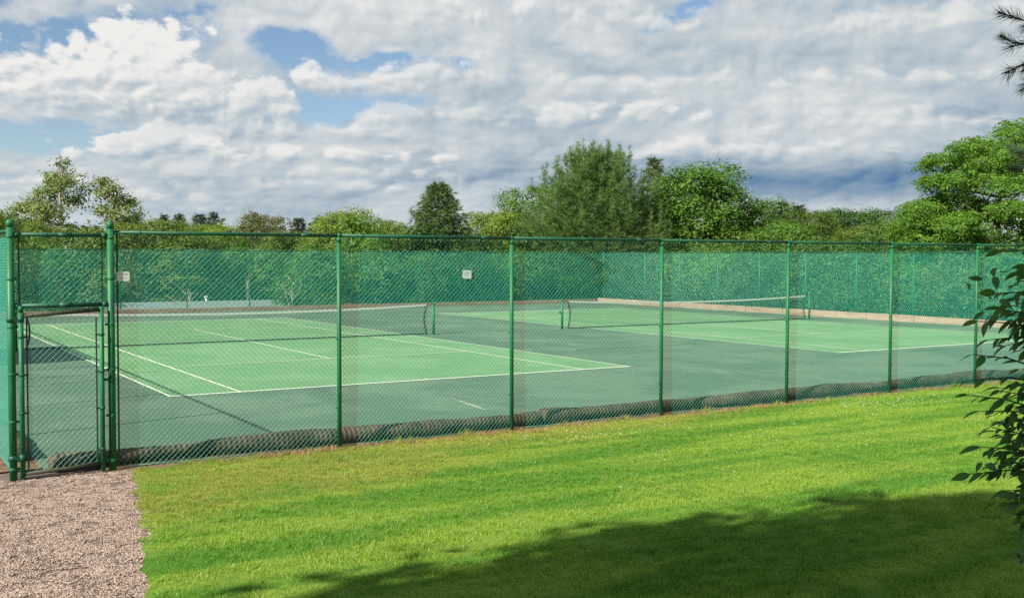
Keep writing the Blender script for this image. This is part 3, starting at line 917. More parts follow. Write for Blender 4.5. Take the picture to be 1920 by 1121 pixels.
# ------------------------------------------------------------------ foliage
def basis(N, g):
    """orthonormal frames around unit normals N"""
    A = g.standard_normal(N.shape); A -= (A * N).sum(1, keepdims=True) * N
    A /= np.linalg.norm(A, axis=1, keepdims=True) + 1e-9
    return A, np.cross(N, A)
def leaves(P, N, ln, wd, g, droop=0.0, along=None):
    """folded diamond leaves: P base points, N facing"""
    A, B = basis(N, g)
    if along is not None:
        A = along - (along * N).sum(1, keepdims=True) * N; A /= np.linalg.norm(A, axis=1, keepdims=True) + 1e-9; B = np.cross(N, A)
    l = (ln * (.7 + .6 * g.random(len(P))))[:, None]; w_ = (wd * (.7 + .6 * g.random(len(P))))[:, None]
    tip = P + A * l - N * l * .18; tip[:, 2] -= droop * l[:, 0]
    s1 = P + A * l * .45 + B * w_ * .5 + N * l * .04; s2 = P + A * l * .45 - B * w_ * .5 + N * l * .04
    V = np.stack([P, s1, tip, s2], 1).reshape(-1, 3)
    i = np.arange(len(P))[:, None] * 4
    F = np.concatenate([i + np.array([[0, 1, 2]]), i + np.array([[0, 2, 3]])], 0)
    return V, F
def unit(v): return v / (np.linalg.norm(v, axis=1, keepdims=True) + 1e-9)
def lobe_leaves(lobes, n, ln, wd, g, sprig=12, spread=.22, shell=.55, droop=0.1, upb=.5, flat=None):
    """lobes: (x,y,z,rx,ry,rz). Leaves sit in sprigs near the outer part of each lobe."""
    L_ = np.array(lobes); area = (L_[:, 3] * L_[:, 4] + L_[:, 3] * L_[:, 5] + L_[:, 4] * L_[:, 5])
    ns = max(1, n // sprig)
    which = g.choice(len(L_), ns, p=area / area.sum())
    d = unit(g.standard_normal((ns, 3)))
    d[:, 2] = np.where((d[:, 2] < -.35) & (g.random(ns) < .6), -d[:, 2], d[:, 2])
    rad = shell + (1 - shell) * np.sqrt(g.random(ns)); rad *= 1 + .10 * g.standard_normal(ns)
    c = L_[which, :3] + d * rad[:, None] * L_[which, 3:6]
    # drop sprigs in a cellular pattern so gaps open
    hole = np.sin(c[:, 0] * 2.3 + 1) * np.sin(c[:, 1] * 2.7 + 2) * np.sin(c[:, 2] * 2.9 + .5)
    keep = hole > -.62 + .25 * g.random(ns)
    c, d = c[keep], d[keep]
    k = g.integers(sprig // 2, sprig + sprig // 2, len(c))
    idx = np.repeat(np.arange(len(c)), k)
    P = c[idx] + g.standard_normal((len(idx), 3)) * spread * np.array([1, 1, .75])
    N = unit(d[idx] * 1.0 + g.standard_normal((len(idx), 3)) * .42 + np.array([0, 0, upb]))
    return leaves(P, N, ln, wd, g, droop)
def tufts(P, A, n, ln, wd, g, cone=.8):
    """needle tufts: n thin triangles fanning from each point P along the axis A"""
    idx = np.repeat(np.arange(len(P)), n)
    d = unit(A[idx] + cone * g.standard_normal((len(idx), 3)) * .6)
    s = unit(np.cross(d, g.standard_normal(d.shape)))
    l = (ln * (.7 + .6 * g.random(len(idx))))[:, None]
    b = P[idx] + g.standard_normal(d.shape) * ln * .12
    V = np.stack([b - s * wd * .5, b + s * wd * .5, b + d * l], 1).reshape(-1, 3)
    F = np.arange(len(V)).reshape(-1, 3)
    return V, F
def limbs(mb, base, targets, r0, g, sag=.0, n=5):
    for t in targets:
        b = Vector(base); q = Vector(t); mid = b.lerp(q, .5) + Vector(g.normal(0, .12, 3)) * (q - b).length + Vector((0, 0, sag))
        pts = [b, b.lerp(mid, .5) * .5 + b.lerp(mid, .5) * .5, mid, mid.lerp(q, .55), q]
        mb.tube(pts, [r0, r0 * .8, r0 * .58, r0 * .36, r0 * .12], n, False)
def trunk_mb(h, r, g, lean=(0, 0), n=7):
    mb = MB(); k = 7
    pts = [(lean[0] * (i / k) ** 1.3 + g.normal(0, .03) * h * .1, lean[1] * (i / k) ** 1.3 + g.normal(0, .03) * h * .1, -.4 + (h + .4) * i / k) for i in range(k + 1)]
    mb.tube(pts, [r * 1.35 if i == 0 else r * (1 - .8 * i / k) for i in range(k + 1)], n, False)
    return mb, pts
PROTO = {}
def broad(seed, H=9.0, Wd=6.0, n=42000, nl=34, ln=.15, low=.16):
    g = np.random.default_rng(seed); lobes = []
    for i in range(nl):
        a = i * 2.4 + g.random(); hgt = low + (.92 - low) * (i + .5) / nl
        rr = Wd / 2 * math.sqrt(max(.05, 1 - ((hgt - .46) / .53) ** 2)) * (.55 + .35 * g.random())
        rad = Wd * (.135 + .085 * g.random()) * (1.35 if low > .3 else 1)
        lobes.append((rr * math.cos(a), rr * math.sin(a), hgt * H, rad, rad, rad * (.70 + .2 * g.random())))
    lobes.append((0, 0, H * .88, Wd * .2, Wd * .2, H * .11)); lobes.append((0, 0, H * (.5 if low < .3 else .7), Wd * (.32 if low < .3 else .44), Wd * (.32 if low < .3 else .44), H * (.3 if low < .3 else .22)))
    if low < .3: lobes += [(0, 0, H * .34, Wd * .40, Wd * .40, H * .22), (0, 0, H * .58, Wd * .40, Wd * .40, H * .22)]
    V, F = lobe_leaves(lobes, n, ln, ln * .66, g, 12, .17, .62)
    crown = np_mesh('crown', V, F, M_LEAF)
    mb, pts = trunk_mb(H * .8, H * .022, g)
    limbs(mb, pts[2], [(l[0], l[1], l[2]) for l in lobes[::2]], H * .011, g)
    return crown, mb.mesh('trunk', M_BARK), H, Wd
def poplar():
    g = np.random.default_rng(31); H, Wd = 12.0, 8.8
    lobes = []
    # open crown: two leaning stems each carrying separate leaf masses with sky between
    spots = [(-1.1, .0, 11.3, .5), (-1.5, .3, 10.3, .85), (-.6, -.3, 9.8, .7), (-1.9, .2, 9.2, .9), (-.5, .4, 8.7, .8), (.1, 0, 10.2, .45), (.35, .2, 9.6, .5), (-2.6, 0, 8.1, 1.0), (-1.4, -.4, 7.8, 1.0),
             (-3.7, .2, 8.3, .5), (-3.9, -.2, 7.6, .55), (-3.3, .3, 7.0, .8), (-2.6, .2, 6.4, .9), (-1.5, .5, 6.3, 1.0), (-.4, -.2, 6.4, .9),
             (1.5, 0, 10.0, .55), (1.3, .3, 9.2, .7), (2.2, -.2, 9.4, .6), (2.6, .3, 8.6, .8), (1.6, .1, 8.0, .7), (3.1, -.2, 7.7, .85), (2.3, .3, 7.0, .9), (3.9, 0, 6.9, .65), (4.4, .2, 6.5, .45),
             (1.3, -.3, 6.2, 1.0), (2.8, .2, 5.8, 1.0), (0.3, .3, 5.3, 1.1), (-2.0, 0, 5.0, 1.2), (-3.4, .1, 5.1, .7), (1.8, .2, 4.6, 1.3), (-.6, 0, 4.0, 1.4), (3.3, 0, 4.4, 1.0), (-2.4, 0, 3.4, 1.3), (1.0, 0, 3.0, 1.5)]
    for x, y, z, r in spots: lobes.append((x, y * 2, z, r * 1.08, r * 1.2, r * .85))
    V, F = lobe_leaves(lobes, 30000, .17, .12, g, 10, .18, .25)
    crown = np_mesh('crown', V, F, M_LEAF)
    mb = MB()
    st1 = [(.3, 0, -.5), (.1, 0, 2), (-.5, 0, 4.5), (-1.0, 0, 7), (-1.1, 0, 9.2), (-1.1, 0, 11.4)]
    st2 = [(.3, 0, 1.2), (.9, .1, 3.2), (1.3, .1, 5.4), (1.9, .1, 7.2), (2.1, 0, 8.6), (1.7, 0, 10)]
    mb.tube(st1, [.26, .22, .17, .12, .07, .02], 7, False); mb.tube(st2, [.16, .14, .11, .08, .05, .02], 7, False)
    for i, (x, y, z, r) in enumerate(spots):
        src = st1 if x < .6 else st2
        b = min(src, key=lambda p: abs(p[2] - (z - 1.3)))
        limbs(mb, b, [(x, y * 2, z)], .055, g, 0, 5)
    return crown, mb.mesh('trunk', M_PALEBARK), H, Wd
def locust():
    g = np.random.default_rng(41); H, Wd = 11.2, 8.4
    lobes = []
    # layered, feathery sprays: flat pads at the ends of spreading limbs
    tiers = [(1.6, 3.9, 12), (2.8, 4.3, 14), (4.0, 4.4, 15), (5.1, 4.3, 15), (6.2, 4.1, 14), (7.3, 3.8, 14), (8.3, 3.4, 12), (9.3, 2.9, 10), (10.1, 2.2, 8), (10.7, 1.3, 5)]
    for z, r, n in tiers:
        a0 = g.random() * 6
        for i in range(n):
            a = a0 + 2 * math.pi * i / n + g.normal(0, .15); q = r * (.45 + .55 * g.random() ** .7)
            lobes.append((q * math.cos(a), q * math.sin(a), z + g.normal(0, .48) - q * .08, .85 + .4 * g.random(), .85 + .4 * g.random(), .46 + .22 * g.random()))
    L_ = np.array(lobes); ns = 5600
    which = g.integers(0, len(L_), ns); d = unit(g.standard_normal((ns, 3)) * np.array([1, 1, .7]) + np.array([0, 0, .35]))
    c = L_[which, :3] + d * (.35 + .65 * np.sqrt(g.random(ns)))[:, None] * L_[which, 3:6]
    outd = unit(np.stack([c[:, 0], c[:, 1], np.full(ns, -.25)], 1) + .55 * g.standard_normal((ns, 3)))
    # each spray: a few compound leaves, each a drooping row of leaflets
    k = 5; idx = np.repeat(np.arange(ns), k)
    stem = unit(outd[idx] + .8 * g.standard_normal((len(idx), 3)) * np.array([1, 1, .45]))
    m = 5; j = np.tile(np.arange(m), len(idx)); id2 = np.repeat(np.arange(len(idx)), m)
    t = (j + 1) / m
    P = c[idx][id2] + stem[id2] * (t * .42)[:, None] + np.array([0, 0, -1.0]) * (t ** 2 * .16)[:, None] + g.standard_normal((len(id2), 3)) * .025
    N = unit(np.array([0, 0, 1.0]) + .45 * g.standard_normal((len(id2), 3)) + .25 * stem[id2])
    side = np.cross(stem[id2], np.array([0, 0, 1.0])) * np.where(j % 2 == 0, 1, -1)[:, None] + stem[id2] * .5
    V, F = leaves(P, N, .15, .062, g, .25, side)
    crown = np_mesh('crown', V, F, M_LEAF)
    mb, pts = trunk_mb(H * .82, .24, g, (.3, .2))
    for z, r, n in tiers:
        tg = [l[:3] for l in lobes if abs(l[2] - z) < .7]
        b = min(pts, key=lambda p: abs(p[2] - (z - 1.4)))
        limbs(mb, b, tg[::2], .07, g)
    return crown, mb.mesh('trunk', M_BARK), H, Wd
def needle_tree(seed, H, Wd, kind):
    """pine: upswept limbs with bushy tufts; spruce: dense cone of drooping sprays; conifer: thin spire"""
    g = np.random.default_rng(seed)
    mb, pts = trunk_mb(H * .97, H * .018, g, (0, 0), 6)
    P = []; A = []
    n_br = {'pine': 300, 'spruce': 260, 'conifer': 170}[kind]
    for i in range(n_br):
        s = (i + .5) / n_br
        z = H * (.06 + .93 * s ** (.9 if kind != 'pine' else 1.0))
        if kind == 'pine':
            prof = (1 - ((s - .42) / .60) ** 2 if s > .42 else 1 - ((.42 - s) / .9) ** 2); prof = max(.02, prof) ** .58
        elif kind == 'spruce':
            prof = (1 - s) ** .62 * (.75 + .25 * min(1, s * 5))
        else:
            s = min(.99, (i // 5 * 5 + 2.5) / n_br); z = H * (.06 + .93 * s ** .9); prof = (1 - s) ** .8 * (.8 + .4 * g.random())
        ln = Wd / 2 * prof * ((.55 + .55 * g.random()) if kind == 'pine' else (.68 + .45 * g.random())) + (.03 if kind == 'conifer' else .10)
        a = i * 2.39996 + g.normal(0, .25)
        rise = {'pine': .55 + .75 * s, 'spruce': .08 - .25 * (1 - s), 'conifer': .05}[kind]
        d = np.array([math.cos(a), math.sin(a), rise]); d /= np.linalg.norm(d)
        b = np.array([0, 0, z - (ln * d[2] * .85 if kind == 'pine' else 0)]); b[2] = max(b[2], .3)
        curve = {'pine': .16, 'spruce': -.05, 'conifer': .12}[kind]
        steps = max(3, int(ln / (.20 if kind != 'conifer' else .16)))
        bp = [tuple(b + d * ln * q + np.array([0, 0, curve * ln * q * q])) for q in (0, .35, .7, 1.0)]
        if i % (2 if kind == 'pine' else 3) == 0: mb.tube(bp, [.035, .026, .016, .006], 4, False)
        for q in range(steps):
            t = .22 + .78 * (q + g.random()) / steps
            c = b + d * ln * t + np.array([0, 0, curve * ln * t * t])
            wid = ln * .24 * (1.15 - t) + .10
            for _ in range({'pine': 4, 'spruce': 4, 'conifer': 2}[kind]):
                sd = np.array([-math.sin(a), math.cos(a), 0]) * g.normal(0, wid) + np.array([0, 0, g.normal(0, .10)])
                P.append(c + sd)
                A.append(d * .8 + sd * .8 / (wid + .05) * .5 + np.array([0, 0, .55 if kind == 'pine' else -.1 if kind == 'spruce' else .15]))
            if kind == 'pine' and q == steps - 1 and s > .35:      # upright new shoot at the limb's end
                for hq in np.linspace(0, .75, 6): P.append(c + np.array([0, 0, hq])); A.append(np.array([g.normal(0, .35), g.normal(0, .35), 1.0]))
    if kind == 'pine':        # leading shoots above the crown
        for _ in range(26):
            a = g.random() * 6.28; q = Wd * .17 * math.sqrt(g.random()); x, y = q * math.cos(a), q * math.sin(a)
            zt = H * (1.02 - .20 * (q / (Wd * .36)) ** 2 - .01) + g.normal(0, .1); hh = .5 + .6 * g.random()
            mb.tube([(x, y, zt - hh), (x, y, zt)], [.022, .008], 4, False)
            for t in np.linspace(0, .95, 7): P.append(np.array([x, y, zt - hh + hh * t])); A.append(np.array([g.normal(0, .4), g.normal(0, .4), 1.0]))
    P = np.array(P); A = unit(np.array(A))
    nn, ln_, wd_ = {'pine': (11, .26, .020), 'spruce': (8, .22, .034), 'conifer': (8, .19, .035)}[kind]
    V, F = tufts(P, A, nn, ln_, wd_, g, .95)
    crown = np_mesh('crown', V, F, M_NEEDLE)
    return crown, mb.mesh('trunk', M_BARK), H, Wd
def shrub(seed):
    g = np.random.default_rng(seed); lobes = []
    for i in range(11):
        a = i * 2.4; r = 1.25 * math.sqrt((i + .3) / 11); rad = .55 + .35 * g.random()
        lobes.append((r * math.cos(a), r * math.sin(a), .6 + 2.5 * (1 - (r / 1.5) ** 2) * (.55 + .45 * g.random()) + g.normal(0, .15), rad, rad, rad * .9))
    lobes.append((0, 0, 1.2, 1.1, 1.1, 1.1))
    V, F = lobe_leaves(lobes, 9000, .13, .08, g, 10, .15, .6)
    crown = np_mesh('foliage', V, F, M_LEAF)
    mb = MB(); limbs(mb, (0, 0, -.2), [(l[0], l[1], l[2]) for l in lobes[:8]], .035, g)
    return crown, mb.mesh('stem', M_BARK), 3.4, 3.2
for i in range(4): PROTO['broad', i] = broad(11 + i, 9.0, 6.0 + .5 * (i % 2))
PROTO['tall', 0] = broad(51, 11.0, 7.0, 46000, 26, .27, .58); PROTO['tall', 1] = broad(52, 11.0, 7.0, 46000, 26, .27, .58)
PROTO['poplar', 0] = poplar()
PROTO['locust', 0] = locust()
PROTO['pine', 0] = needle_tree(5, 11.8, 9.2, 'pine')
PROTO['spruce', 0] = needle_tree(6, 9.6, 5.6, 'spruce')
PROTO['conifer', 0] = needle_tree(8, 9.0, 3.6, 'conifer'); PROTO['conifer', 1] = needle_tree(9, 9.0, 3.2, 'conifer')
for i in range(3): PROTO['shrub', i] = shrub(21 + i)
def plant(kind, var, x, y, z0, H, Wd, color, name, label, cat, group=None, rz=None):
    crown, trunk, h0, w0 = PROTO[kind, var]
    t = thing(name, label, cat, (x, y, z0), random.uniform(0, 6.28) if rz is None else rz, group)
    if kind == 'broad': Wd *= .97; H *= .975      # the outer leaf masses stand a little beyond the nominal size
    s = (Wd / w0, Wd / w0, H / h0)
    low = kind == 'shrub'
    c = link('foliage' if low else 'crown', crown, t, None, None, s); c.color = (*color, 1)
    link('stem' if low else 'trunk', trunk, t, None, None, s)
    return t
GREEN, YEL, DARK, OLIVE, PALE = (.100, .205, .030), (.175, .255, .036), (.064, .142, .028), (.140, .205, .036), (.180, .240, .075)
BLUEC, PINEC, SPRC, LOCC = (.060, .110, .066), (.100, .176, .044), (.098, .150, .044), (.128, .255, .032)
def gz(x, y): return terrain_z(x, y) - .05
# (kind, variant, x, y, top height, width, colour, name, label)
TREES = [
 ('broad', 0, 3.4, 54.3, 5.27, 4.6, DARK, 'tree', 'dark leafy tree beyond the side fence post at the edge of the photo'),
 ('poplar', 0, 8.6, 58.6, 9.75, 10.2, PALE, 'poplar_tree', 'tall open poplar with two pale stems and sky showing through its crown'),
 ('conifer', 0, 23.2, 106.7, 7.5, 6.0, BLUEC, 'conifer_tree', 'small dark conifer tip just right of the tall poplar'),
 ('conifer', 1, 28.6, 115.7, 7.9, 6.6, BLUEC, 'conifer_tree', 'thin far conifer, first of the loose pair right of the poplar'),
 ('conifer', 0, 30.4, 115.3, 8.0, 8.0, BLUEC, 'conifer_tree', 'thin far conifer, second of the loose pair right of the poplar'),
 ('conifer', 1, 31.4, 109.8, 7.8, 8.0, BLUEC, 'conifer_tree', 'pointed far conifer, broader of the close pair over the low round trees'),
 ('conifer', 0, 32.9, 109.4, 8.1, 7.0, BLUEC, 'conifer_tree', 'pointed far conifer, taller of the close pair over the low round trees'),
 ('broad', 1, 10.1, 44.0, 4.95, 8.0, OLIVE, 'tree', 'low broad olive green tree right of the tall gate post, over the roof'),
 ('broad', 2, 14.9, 49.0, 5.0, 6.4, YEL, 'tree', 'low round yellow green tree under the pointed far conifers'),
 ('broad', 3, 20.7, 55.6, 6.05, 6.2, (.125, .145, .050), 'tree', 'pale grey green tree with a loose rounded top behind the fence'),
 ('conifer', 0, 33.8, 82.7, 6.60, 8.0, (.050, .075, .028), 'conifer_tree', 'dull ragged conifer, first of two between pale tree and round yellow tree'),
 ('conifer', 1, 35.8, 82.1, 6.67, 8.0, (.050, .075, .028), 'conifer_tree', 'dull ragged conifer, second of two beside the round yellow tree'),
 ('broad', 0, 21.4, 42.4, 5.75, 5.8, YEL, 'tree', 'round yellow green tree above the first plain fence post'),
 ('broad', 1, 26.4, 46.8, 5.4, 6.6, OLIVE, 'tree', 'low olive tree in the dip beside the dark broad spruce'),
 ('spruce', 0, 26.0, 38.0, 7.25, 7.4, SPRC, 'spruce_tree', 'dark broad spruce standing alone above the far fence'),
 ('broad', 2, 32.1, 41.5, 6.0, 6.4, YEL, 'tree', 'yellow green tree low beside the dark broad spruce'),
 ('broad', 3, 36.9, 43.2, 8.1, 7.6, GREEN, 'tree', 'mid green rounded tree leaning out behind the big bushy pine'),
 ('pine', 0, 34.7, 33.4, 9.2, 12.4, PINEC, 'pine_tree', 'big bushy white pine with upright shoots at the corner of the courts'),
 ('conifer', 1, 43.6, 38.6, 9.75, 6.0, (.095, .150, .050), 'pine_tree', 'slim young pine top between the bushy pine and the round bright tree'),
 ('broad', 0, 42.5, 33.1, 9.0, 9.0, (.090, .190, .024), 'tree', 'large rounded bright green tree right of the bushy pine'),
 ('broad', 1, 47.2, 32.2, 6.9, 6.4, GREEN, 'tree', 'small green tree tucked against the large rounded bright tree'),
 ('conifer', 0, 55.6, 37.9, 7.0, 7.0, (.040, .075, .028), 'conifer_tree', 'dark conifer, first of two at the edge of the round far wood'),
 ('conifer', 1, 57.9, 38.3, 6.8, 6.6, (.040, .075, .028), 'conifer_tree', 'dark conifer, second of two touching the round far wood'),
 ('broad', 2, 62.9, 38.8, 6.95, 7.4, DARK, 'tree', 'dark rounded tree, first of the far row before the bright locust'),
 ('broad', 3, 66.6, 37.5, 6.95, 7.8, DARK, 'tree', 'dark rounded tree, middle of the far row before the bright locust'),
 ('broad', 0, 64.7, 33.5, 6.6, 6.0, GREEN, 'tree', 'green rounded tree, last of the far row, half behind the locust'),
 ('broad', 1, 45.6, 22.1, 4.75, 4.8, OLIVE, 'tree', 'low olive tree in front of the dark far row'),
 ('broad', 2, 46.1, 18.3, 4.80, 4.4, GREEN, 'tree', 'low mid green tree at the foot of the bright locust'),
 ('locust', 0, 39.5, 9.0, 8.35, 8.6, LOCC, 'locust_tree', 'tall bright green locust tree with layered feathery leaves behind the side fence'),
 ('broad', 3, 32.2, 36.7, 4.75, 3.6, YEL, 'tree', 'low yellow green tree at the foot of the bushy pine'),
 ('broad', 0, 39.8, 22.6, 4.8, 5.2, GREEN, 'tree', 'low green tree above the side fence below the two dark conifers'),
 ('broad', 1, 4.4, 49.2, 4.9, 4.4, OLIVE, 'tree', 'low olive tree at the foot of the tall poplar'),
 ('broad', 2, 19.2, 45.6, 4.5, 5.6, OLIVE, 'tree', 'low olive tree below the pale grey green tree'),
 ('broad', 3, 51.5, 31.0, 6.2, 6.6, (.085, .14, .022), 'tree', 'low bright tree between the round bright tree and the dark conifers'),
 ('broad', 0, 52.5, 20.0, 5.2, 5.6, GREEN, 'tree', 'low green tree below the dark far row, behind the olive one'),
 ('broad', 2, 47.0, 10.0, 6.0, 5.5, GREEN, 'tree', 'mid green tree half hidden behind the bright locust'),
 ('broad', 3, 46.0, 2.5, 6.5, 6.0, GREEN, 'tree', 'green tree behind the lower limbs of the locust at the photo edge'),
]
for k, v, x, y, top, wd, colr, nm, lab in TREES:
    z0 = gz(x, y)
    plant(k, v, x, y, z0, top - z0, wd, colr, nm, lab, 'tree', rz={'poplar': -.56, 'locust': .4}.get(k))
# understory behind the fences
g = np.random.default_rng(99)
ORD = ['first', 'second', 'third', 'fourth', 'fifth', 'sixth', 'seventh', 'eighth', 'ninth', 'tenth', 'eleventh', 'twelfth', 'thirteenth']
TONES = [((.050, .112, .022), 'deep green'), (GREEN, 'mid green'), ((.100, .165, .030), 'olive green'), ((.085, .180, .026), 'fresh green'), (DARK, 'dark green')]
def thicket(i, x, y, h, w, tall, fence_name):
    c, tone = TONES[int(g.integers(0, 5))]
    plant('shrub', int(g.integers(0, 3)), x, y, gz(x, y), h + .6, w, c, 'shrub',
          ('taller %s shrub behind the %s bay from the corner of the %s' if tall else 'low %s shrub filling the %s bay from the corner of the %s') % (tone, ORD[i], fence_name),
          'shrub', 'shrubs behind the ' + fence_name)
for i in range(12):
    xb = 31.4 - 3.02 * i
    if not 4.0 < xb < 15.4: thicket(i, xb + g.normal(0, .25), 32.8 + g.random() * .9, 3.1 + 1.0 * g.random(), 3.5 + .6 * g.random(), False, 'far end fence')
    far = 4 < xb < 17.5
    thicket(i, xb + g.normal(0, .4), 43.6 + g.random() * 1.5 if far else 36.2 + g.random() * 1.6, 5.0 + .9 * g.random(), 4.4 + .6 * g.random(), True, 'far end fence')
for i in range(13):
    yb = 28.8 - 2.97 * i
    thicket(i, 35.3 + g.random() * .9, yb + g.normal(0, .25), 2.9 + 1.1 * g.random(), 3.5 + .6 * g.random(), False, 'long side fence')
    thicket(i, 38.5 + g.random() * 1.4, yb + g.normal(0, .4), 4.6 + .9 * g.random(), 4.3 + .6 * g.random(), True, 'long side fence')
# bare pale branches in the thicket
def bare(label, x, y, z, h, seed):
    gg = np.random.default_rng(seed)
    t = thing('bare_tree', label, 'tree', (x, y, z))
    mb, pts = trunk_mb(h * .6, .045, gg, (gg.normal(0, .3), 0))
    for _ in range(9):
        b = pts[int(gg.integers(2, 7))]; e = (b[0] + gg.normal(0, .42), b[1] + gg.normal(0, .3), min(h, b[2] + .5 + 1.0 * gg.random()))
        limbs(mb, b, [e], .024, gg)
        for _ in range(2): limbs(mb, e, [(e[0] + gg.normal(0, .4), e[1] + gg.normal(0, .2), min(h, e[2] + .35 * gg.random() + .1))], .012, gg, 0, 4)
    link('branches', mb.mesh('branches', M_PALEBARK), t)
bare('leafless pale tree above the grey roof, left of the vent pipe', 9.1, 34.0, -1.2, 3.3, 3)
bare('leafless pale tree with a forked crown above the right end of the roof', 15.0, 41.0, -1.6, 4.9, 4)
bare('twisted pale dead stem just right of the roof end', 14.9, 33.3, -1.0, 3.2, 5)
# far wood, one mass
def far_wood():
    gg = np.random.default_rng(77); lobes = []
    for a in np.arange(-40, 110, 1.1):
        dd = 150 + 45 * gg.random(); x = CAM.x + dd * math.sin(R(a)); y = CAM.y + dd * math.cos(R(a)); r = 3.0 + 1.8 * gg.random()
        h = 6.8 + 1.6 * gg.random()
        lobes.append((x, y, h - r * .75 - .8, r, r, r * .85)); lobes.append((x + gg.normal(0, 2), y + gg.normal(0, 2), h - r * 2 - .8, r * 1.3, r * 1.3, r * 1.2))
    V, F = lobe_leaves(lobes, 42000, .85, .6, gg, 8, .7, .6)
    o = link('far_wood', np_mesh('far_wood', V, F, M_LEAF)); o.color = (.055, .095, .024, 1)
    tag(o, 'far green wood closing the view low behind the nearer trees', 'wood', None, 'stuff')
far_wood()
# tall trees beside the photographer: they throw the shade on the lawn
for x, y, h, wd, v, lab in ((-11.1, -20.7, 12.0, 8.6, 0, 'tall leafy tree whose crown throws the broad shade across the lawn'),
                            (-6.9, -21.1, 10.8, 6.2, 1, 'leafy tree standing beside the lawn, throwing the shade below the dark shrub'),
                            (-8.0, -24.6, 13.0, 9.0, 1, 'tall leafy tree behind the lawn throwing shade over the dark shrub')):
    plant('tall', v, x, y, lawn_z(x, y), h, wd, GREEN, 'shade_tree', lab, 'tree')

# ------------------------------------------------------------------ shrub reaching in at the right edge
def shrub_leaf_mesh(k):
    gg = np.random.default_rng(50 + k); V = []; F = []
    n = 6; Lf = .085 + .012 * k; Wf = .034 + .005 * (k % 3); bend = .25 + .12 * k; fold = .30
    for i in range(n + 1):
        t = i / n; w = Wf / 2 * math.sin(math.pi * min(1, t * .97 + .02) ** .85) ** .9 if 0 < i < n else .0008
        x = Lf * math.sin(bend * t) / bend if bend else Lf * t; z = -Lf * (1 - math.cos(bend * t)) / bend
        V += [(x, -w, z + w * fold), (x, 0, z), (x, w, z + w * fold)]
    for i in range(n):
        for c in (0, 1): F.append((i * 3 + c, i * 3 + c + 1, i * 3 + c + 4, i * 3 + c + 3))
    return np_mesh('leaf', np.array(V), np.array(F), M_SHRUBLEAF, True)
LEAF_ME = [shrub_leaf_mesh(k) for k in range(4)]
sx, sy = -.85, -18.06; sz = lawn_z(sx, sy)
sh = thing('leafy_shrub', 'dark leafy shrub in shade reaching in from the right edge over the lawn', 'shrub', (sx, sy, sz))
def edge_shrub():
    gg = np.random.default_rng(61)
    base = Vector((sx, sy, sz)); stems = [[Vector((0, 0, -.05)), Vector((.02, .02, .7)), Vector((-.03, .08, 1.4)), Vector((-.10, .12, 2.05)), Vector((-.16, .16, 2.5))],
                                          [Vector((.06, -.04, -.05)), Vector((.10, .10, .6)), Vector((.02, .16, 1.1)), Vector((-.04, .2, 1.5))]]
    for s in stems: link('stem', MB().tube(s, [.022, .018, .014, .010, .005][:len(s)], 7).mesh('stem', M_TWIG), sh)
    tips = [(-1.36, -17.64, 1.79), (-1.34, -17.67, 1.9), (-1.32, -17.7, 1.98), (-1.37, -17.63, 2.1), (-1.34, -17.67, 2.04), (-1.36, -17.64, 2.26), (-1.35, -17.65, 2.39),
            (-1.32, -17.71, 2.50), (-1.31, -17.72, 2.44), (-1.28, -17.75, 2.70), (-1.31, -17.72, 2.66), (-1.36, -17.64, 2.16), (-1.3, -17.73, 1.84), (-1.28, -17.77, 1.65), (-1.29, -17.75, 1.74), (-1.33, -17.69, 2.32),
            (-1.22, -17.80, 2.20), (-1.22, -17.82, 1.95), (-1.20, -17.84, 1.72), (-1.22, -17.8, 1.60), (-1.18, -17.9, 2.05), (-1.18, -17.7, 1.86), (-1.20, -17.66, 2.12), (-1.24, -17.74, 2.06), (-1.25, -17.73, 1.92), (-1.23, -17.76, 2.38), (-1.21, -17.78, 2.60), (-1.25, -17.74, 1.68), (-1.2, -17.78, 1.80), (-1.22, -17.76, 2.28), (-1.27, -17.72, 2.00), (-1.28, -17.71, 2.12), (-1.26, -17.73, 1.82), (-1.23, -17.75, 1.98), (-1.27, -17.73, 2.30), (-1.22, -17.77, 2.10), (-1.24, -17.75, 1.88), (-1.25, -17.76, 2.48)]
    count = 0
    for ti in tips:
        tip = Vector(ti) - Vector((-.86, -18.05, sz))
        s = stems[0] if tip.z > 1.2 or gg.random() < .5 else stems[1]
        zt = tip.z - .12 - .12 * gg.random()
        b = min([s[i].lerp(s[i + 1], q) for i in range(len(s) - 1) for q in (0, .25, .5, .75, 1)], key=lambda p: abs(p.z - zt))
        mid = b.lerp(tip, .5) + Vector((0, 0, .05)); pts = [b, b.lerp(mid, .5) + Vector((0, 0, .012)), mid, mid.lerp(tip, .5) + Vector((0, 0, .015)), tip]
        br = link('twig', MB().tube(pts, [.006, .005, .004, .003, .0015], 5).mesh('twig', M_TWIG), sh)
        n = 7
        for j in range(n):
            t = .52 + .48 * j / (n - 1); k = min(3, int(t * 4)); f = t * 4 - k
            p = pts[k].lerp(pts[k + 1], f); dr = (pts[k + 1] - pts[k]).normalized()
            yaw_ = math.atan2(dr.y, dr.x) + (0 if j == n - 1 else (1 if j % 2 else -1) * gg.uniform(.5, 1.05))
            o = link('leaf', LEAF_ME[int(gg.integers(0, 4))], br, p, (gg.normal(0, .45), gg.uniform(-.15, .5), yaw_))
            q = gg.uniform(.48, .80); o.scale = (q, q, q); count += 1
edge_shrub()
